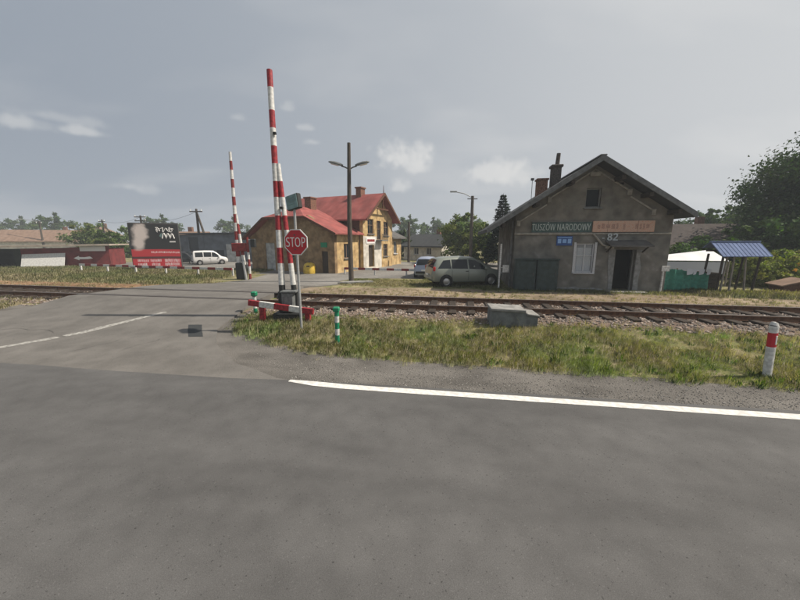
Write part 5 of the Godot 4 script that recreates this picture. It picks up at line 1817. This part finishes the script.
func _ready() -> void:
	rng.seed = 1
	# camera
	var cam := Camera3D.new()
	cam.name = "camera"
	cam.position = Vector3(0, 2.5, 0)
	cam.rotation = Vector3(-atan(60.0 / 330.0), 0, 0)
	cam.fov = rad_to_deg(2 * atan(300.0 / 330.0))
	cam.near = 0.05
	cam.far = 3000
	cam.current = true
	add_child(cam)
	# sun: straight from the right, 48 degrees up
	var sun_dir := Vector3(2.09, 2.32, -.02).normalized()
	var sun := DirectionalLight3D.new()
	sun.name = "sun"
	sun.light_energy = 1.36
	sun.light_color = Color(1, .955, .89)
	sun.light_angular_distance = 0.8
	sun.shadow_enabled = true
	sun.look_at_from_position(sun_dir * 50, Vector3.ZERO)
	add_child(sun)
	# sky, haze and exposure
	var we := WorldEnvironment.new()
	we.name = "world_environment"
	var env := Environment.new()
	var sky := Sky.new()
	var pan := PanoramaSkyMaterial.new()
	pan.panorama = sky_texture(sun_dir)
	sky.sky_material = pan
	env.sky = sky
	env.background_mode = Environment.BG_SKY
	env.background_energy_multiplier = 1.0
	env.tonemap_mode = Environment.TONE_MAPPER_LINEAR
	env.tonemap_exposure = 1.35
	env.fog_enabled = true
	env.fog_density = 0.0018
	env.fog_light_color = Color(.80, .83, .86)
	env.sdfgi_enabled = true
	env.ssao_enabled = true
	env.ssil_enabled = true
	we.environment = env
	add_child(we)
	make_materials()
	# setting
	ground()
	track()
	# buildings
	railway_house()
	station()
	hall()
	shed()
	simple_house("far_house", "small far house with dark roof and white gable", P(2.6, .1, 39.5), -38, 5.4, 4.6, 1.9, 3.1, M.white_wall, M.roof_felt, [Rect2(-1.2, .7, .7, .8), Rect2(.6, .7, .7, .8)], false)
	simple_house("far_house", "white walled cottage with orange roof between billboard and hall", P(-28.2, .1, 42), 8, 5.6, 5, 2.3, 3.5, M.white_wall, M.roof_orange, [], false)
	simple_house("far_house", "brown roofed house behind the white canopy", P(24.2, .1, 26.5), -14, 7.5, 5, 1.9, 3.75, M.ochre_brown, M.roof_brown, [], false)
	simple_house("far_house", "long reddish roof rising behind the shed's dark bay", P(-62, .1, 58), 20, 13, 7, 2.4, 4.2, M.white_wall, M.roof_orange, [], false)
	simple_house("far_house", "pale gabled house behind the shed beside the far lamp", P(-57, .1, 63), 30, 6, 7, 3.2, 5.0, M.white_wall, M.roof_orange, [Rect2(-.6, 1.2, 1, 1.2)], true)
	# crossing furniture and street things
	near_barrier()
	far_barrier()
	stop_sign()
	guard_rail()
	small_posts()
	rail_fence("striped red and white rail fence in front of the billboard", P(-24.6, .12, 25.4), P(-10.9, .12, 21.4), 22, 6, .52)
	rail_fence("striped red and white rail fence in front of the station yard", P(-3.9, .12, 23.2), P(2.6, .12, 21.4), 13, 4, .42, 1)
	lamp_post()
	billboard()
	bell_bin()
	var pa := wood_pole("utility_pole", "braced wooden pole standing in front of the metal hall", P(-22.6, .1, 37.8), 5.8, 1.5, [[5.5, .7]])
	var pb := wood_pole("utility_pole", "wooden pole with two crossarms showing above the billboard", P(-34.4, .1, 45), 5.6, 0, [[5.4, .75], [4.9, .75]])
	var pc := wood_pole("utility_pole", "braced wooden pole between shed and billboard", P(-47.5, .1, 54), 5.6, 3.4, [[5.3, .5]])
	var pd := wood_pole("utility_pole", "far wooden pole with a single lamp at the left", P(-61.8, .1, 58), 5.6, 0, [[5.2, .5]])
	var pe := wood_pole("utility_pole", "dark bare pole beside the far white gabled house", P(.95, .1, 36), 4.3, 0, [])
	wire("overhead wire from the billboard pole towards the left poles", pb - Vector3(0, .2, 0), pc - Vector3(0, .2, 0), .5)
	wire("overhead wire between the two leftmost poles", pc - Vector3(0, .3, 0), pd - Vector3(0, .3, 0), .5)
	wire("overhead wire running from the braced pole to the billboard pole", pa - Vector3(0, .3, 0), pb - Vector3(0, .7, 0), .5)
	for q in [["leaning curved lamp bracket on the far left pole", P(-61.8, 5.5, 58), -1.0, 3.2], ["curved street light on a wooden pole above the spreading tree", P(6.45, 6.2, 30.5), -1.0, 1.5]]:
		var o := thing("street_light", q[0], "street light", q[1])
		pipe(o, "bracket", M.post_grey, [Vector3.ZERO, Vector3(q[2] * q[3] * .5, .35, 0), Vector3(q[2] * q[3], .5, 0)], [.04], 6)
		block(o, "lamp_head", M.post_grey, Vector3(q[2] * (q[3] + .2), .52, 0), Vector3(.6, .13, .22), .05)
		if q[3] < 2:
			pipe(o, "pole", M.pole_wood, [Vector3(0, -6.3, 0), Vector3(0, .15, 0)], [.17, .13], 9)
			block(o, "crossarm", M.pole_wood, Vector3(0, -.1, 0), Vector3(.9, .07, .07))
	well_shelter()
	garden()
	# vehicles
	var panes := [[-1.80, .12, -1.05, .10, -1.05, .92, -1.45, .90], [-.98, .10, -.06, .10, -.06, .94, -.98, .94], [.02, .10, 1.12, .12, .80, .78, .42, .93, .02, .94]]
	car("parked_car", "grey green compact people carrier parked beside the railway house", on(3.40, 17.8), 12.0, SCENIC, .93, M.scenic_paint, panes, [-2.03, -1.94, -1.78], [.42, .78, 1.22])
	car("parked_car", "small blue grey car seen from behind, left of the grey green one", on(1.85, 22.0), 78, SCENIC, .80, M.blue_paint, panes, [-2.03, -1.94, -1.78], [.42, .78, 1.22])
	var vp := [[-1.8, .1, -.9, .1, -.9, .9, -1.8, .9], [-.8, .1, .1, .1, .1, .9, -.8, .9], [.18, .1, 1.15, .1, .86, .75, .5, .9, .18, .92]]
	car("parked_van", "white van parked before the metal hall", P(-18.9, .115, 33.0), 38, VAN, .72, M.van_white, vp, [-2.05, -2.0, -1.88], [.5, .85, 1.25])
	car("parked_van", "black van parked left of the white van at the hall", P(-21.9, .115, 33.6), 14, VAN, .66, M.black_paint, vp, [-2.05, -2.0, -1.88], [.5, .85, 1.25])
	# metal cabinets against the house
	for q in [[.49, "dark green steel cabinet at the house's left corner"], [1.47, "dark green steel cabinet nearer the white framed window"]]:
		var c := Vector3(5.53, 0, -16.2) + Vector3(q[0], 0, .36).rotated(Vector3.UP, deg_to_rad(-9.76))
		var o := thing("steel_cabinet", q[1], "cabinet", Vector3(c.x, .12, c.z), -9.76, "steel cabinets by the house")
		block(o, "body", M.cabinet_green, Vector3(0, .72, -.02), Vector3(.94, 1.48, .5), .015)
		block(o, "door", M.cabinet_green, Vector3(0, .74, .24), Vector3(.84, 1.34, .025), .008)
		block(o, "lid", M.cabinet_green, Vector3(0, 1.48, 0), Vector3(1.0, .05, .58), .012)
		block(o, "handle", M.steel_dark, Vector3(.34, .8, .265), Vector3(.03, .16, .03), .006)
	trees()
	scatter_all()
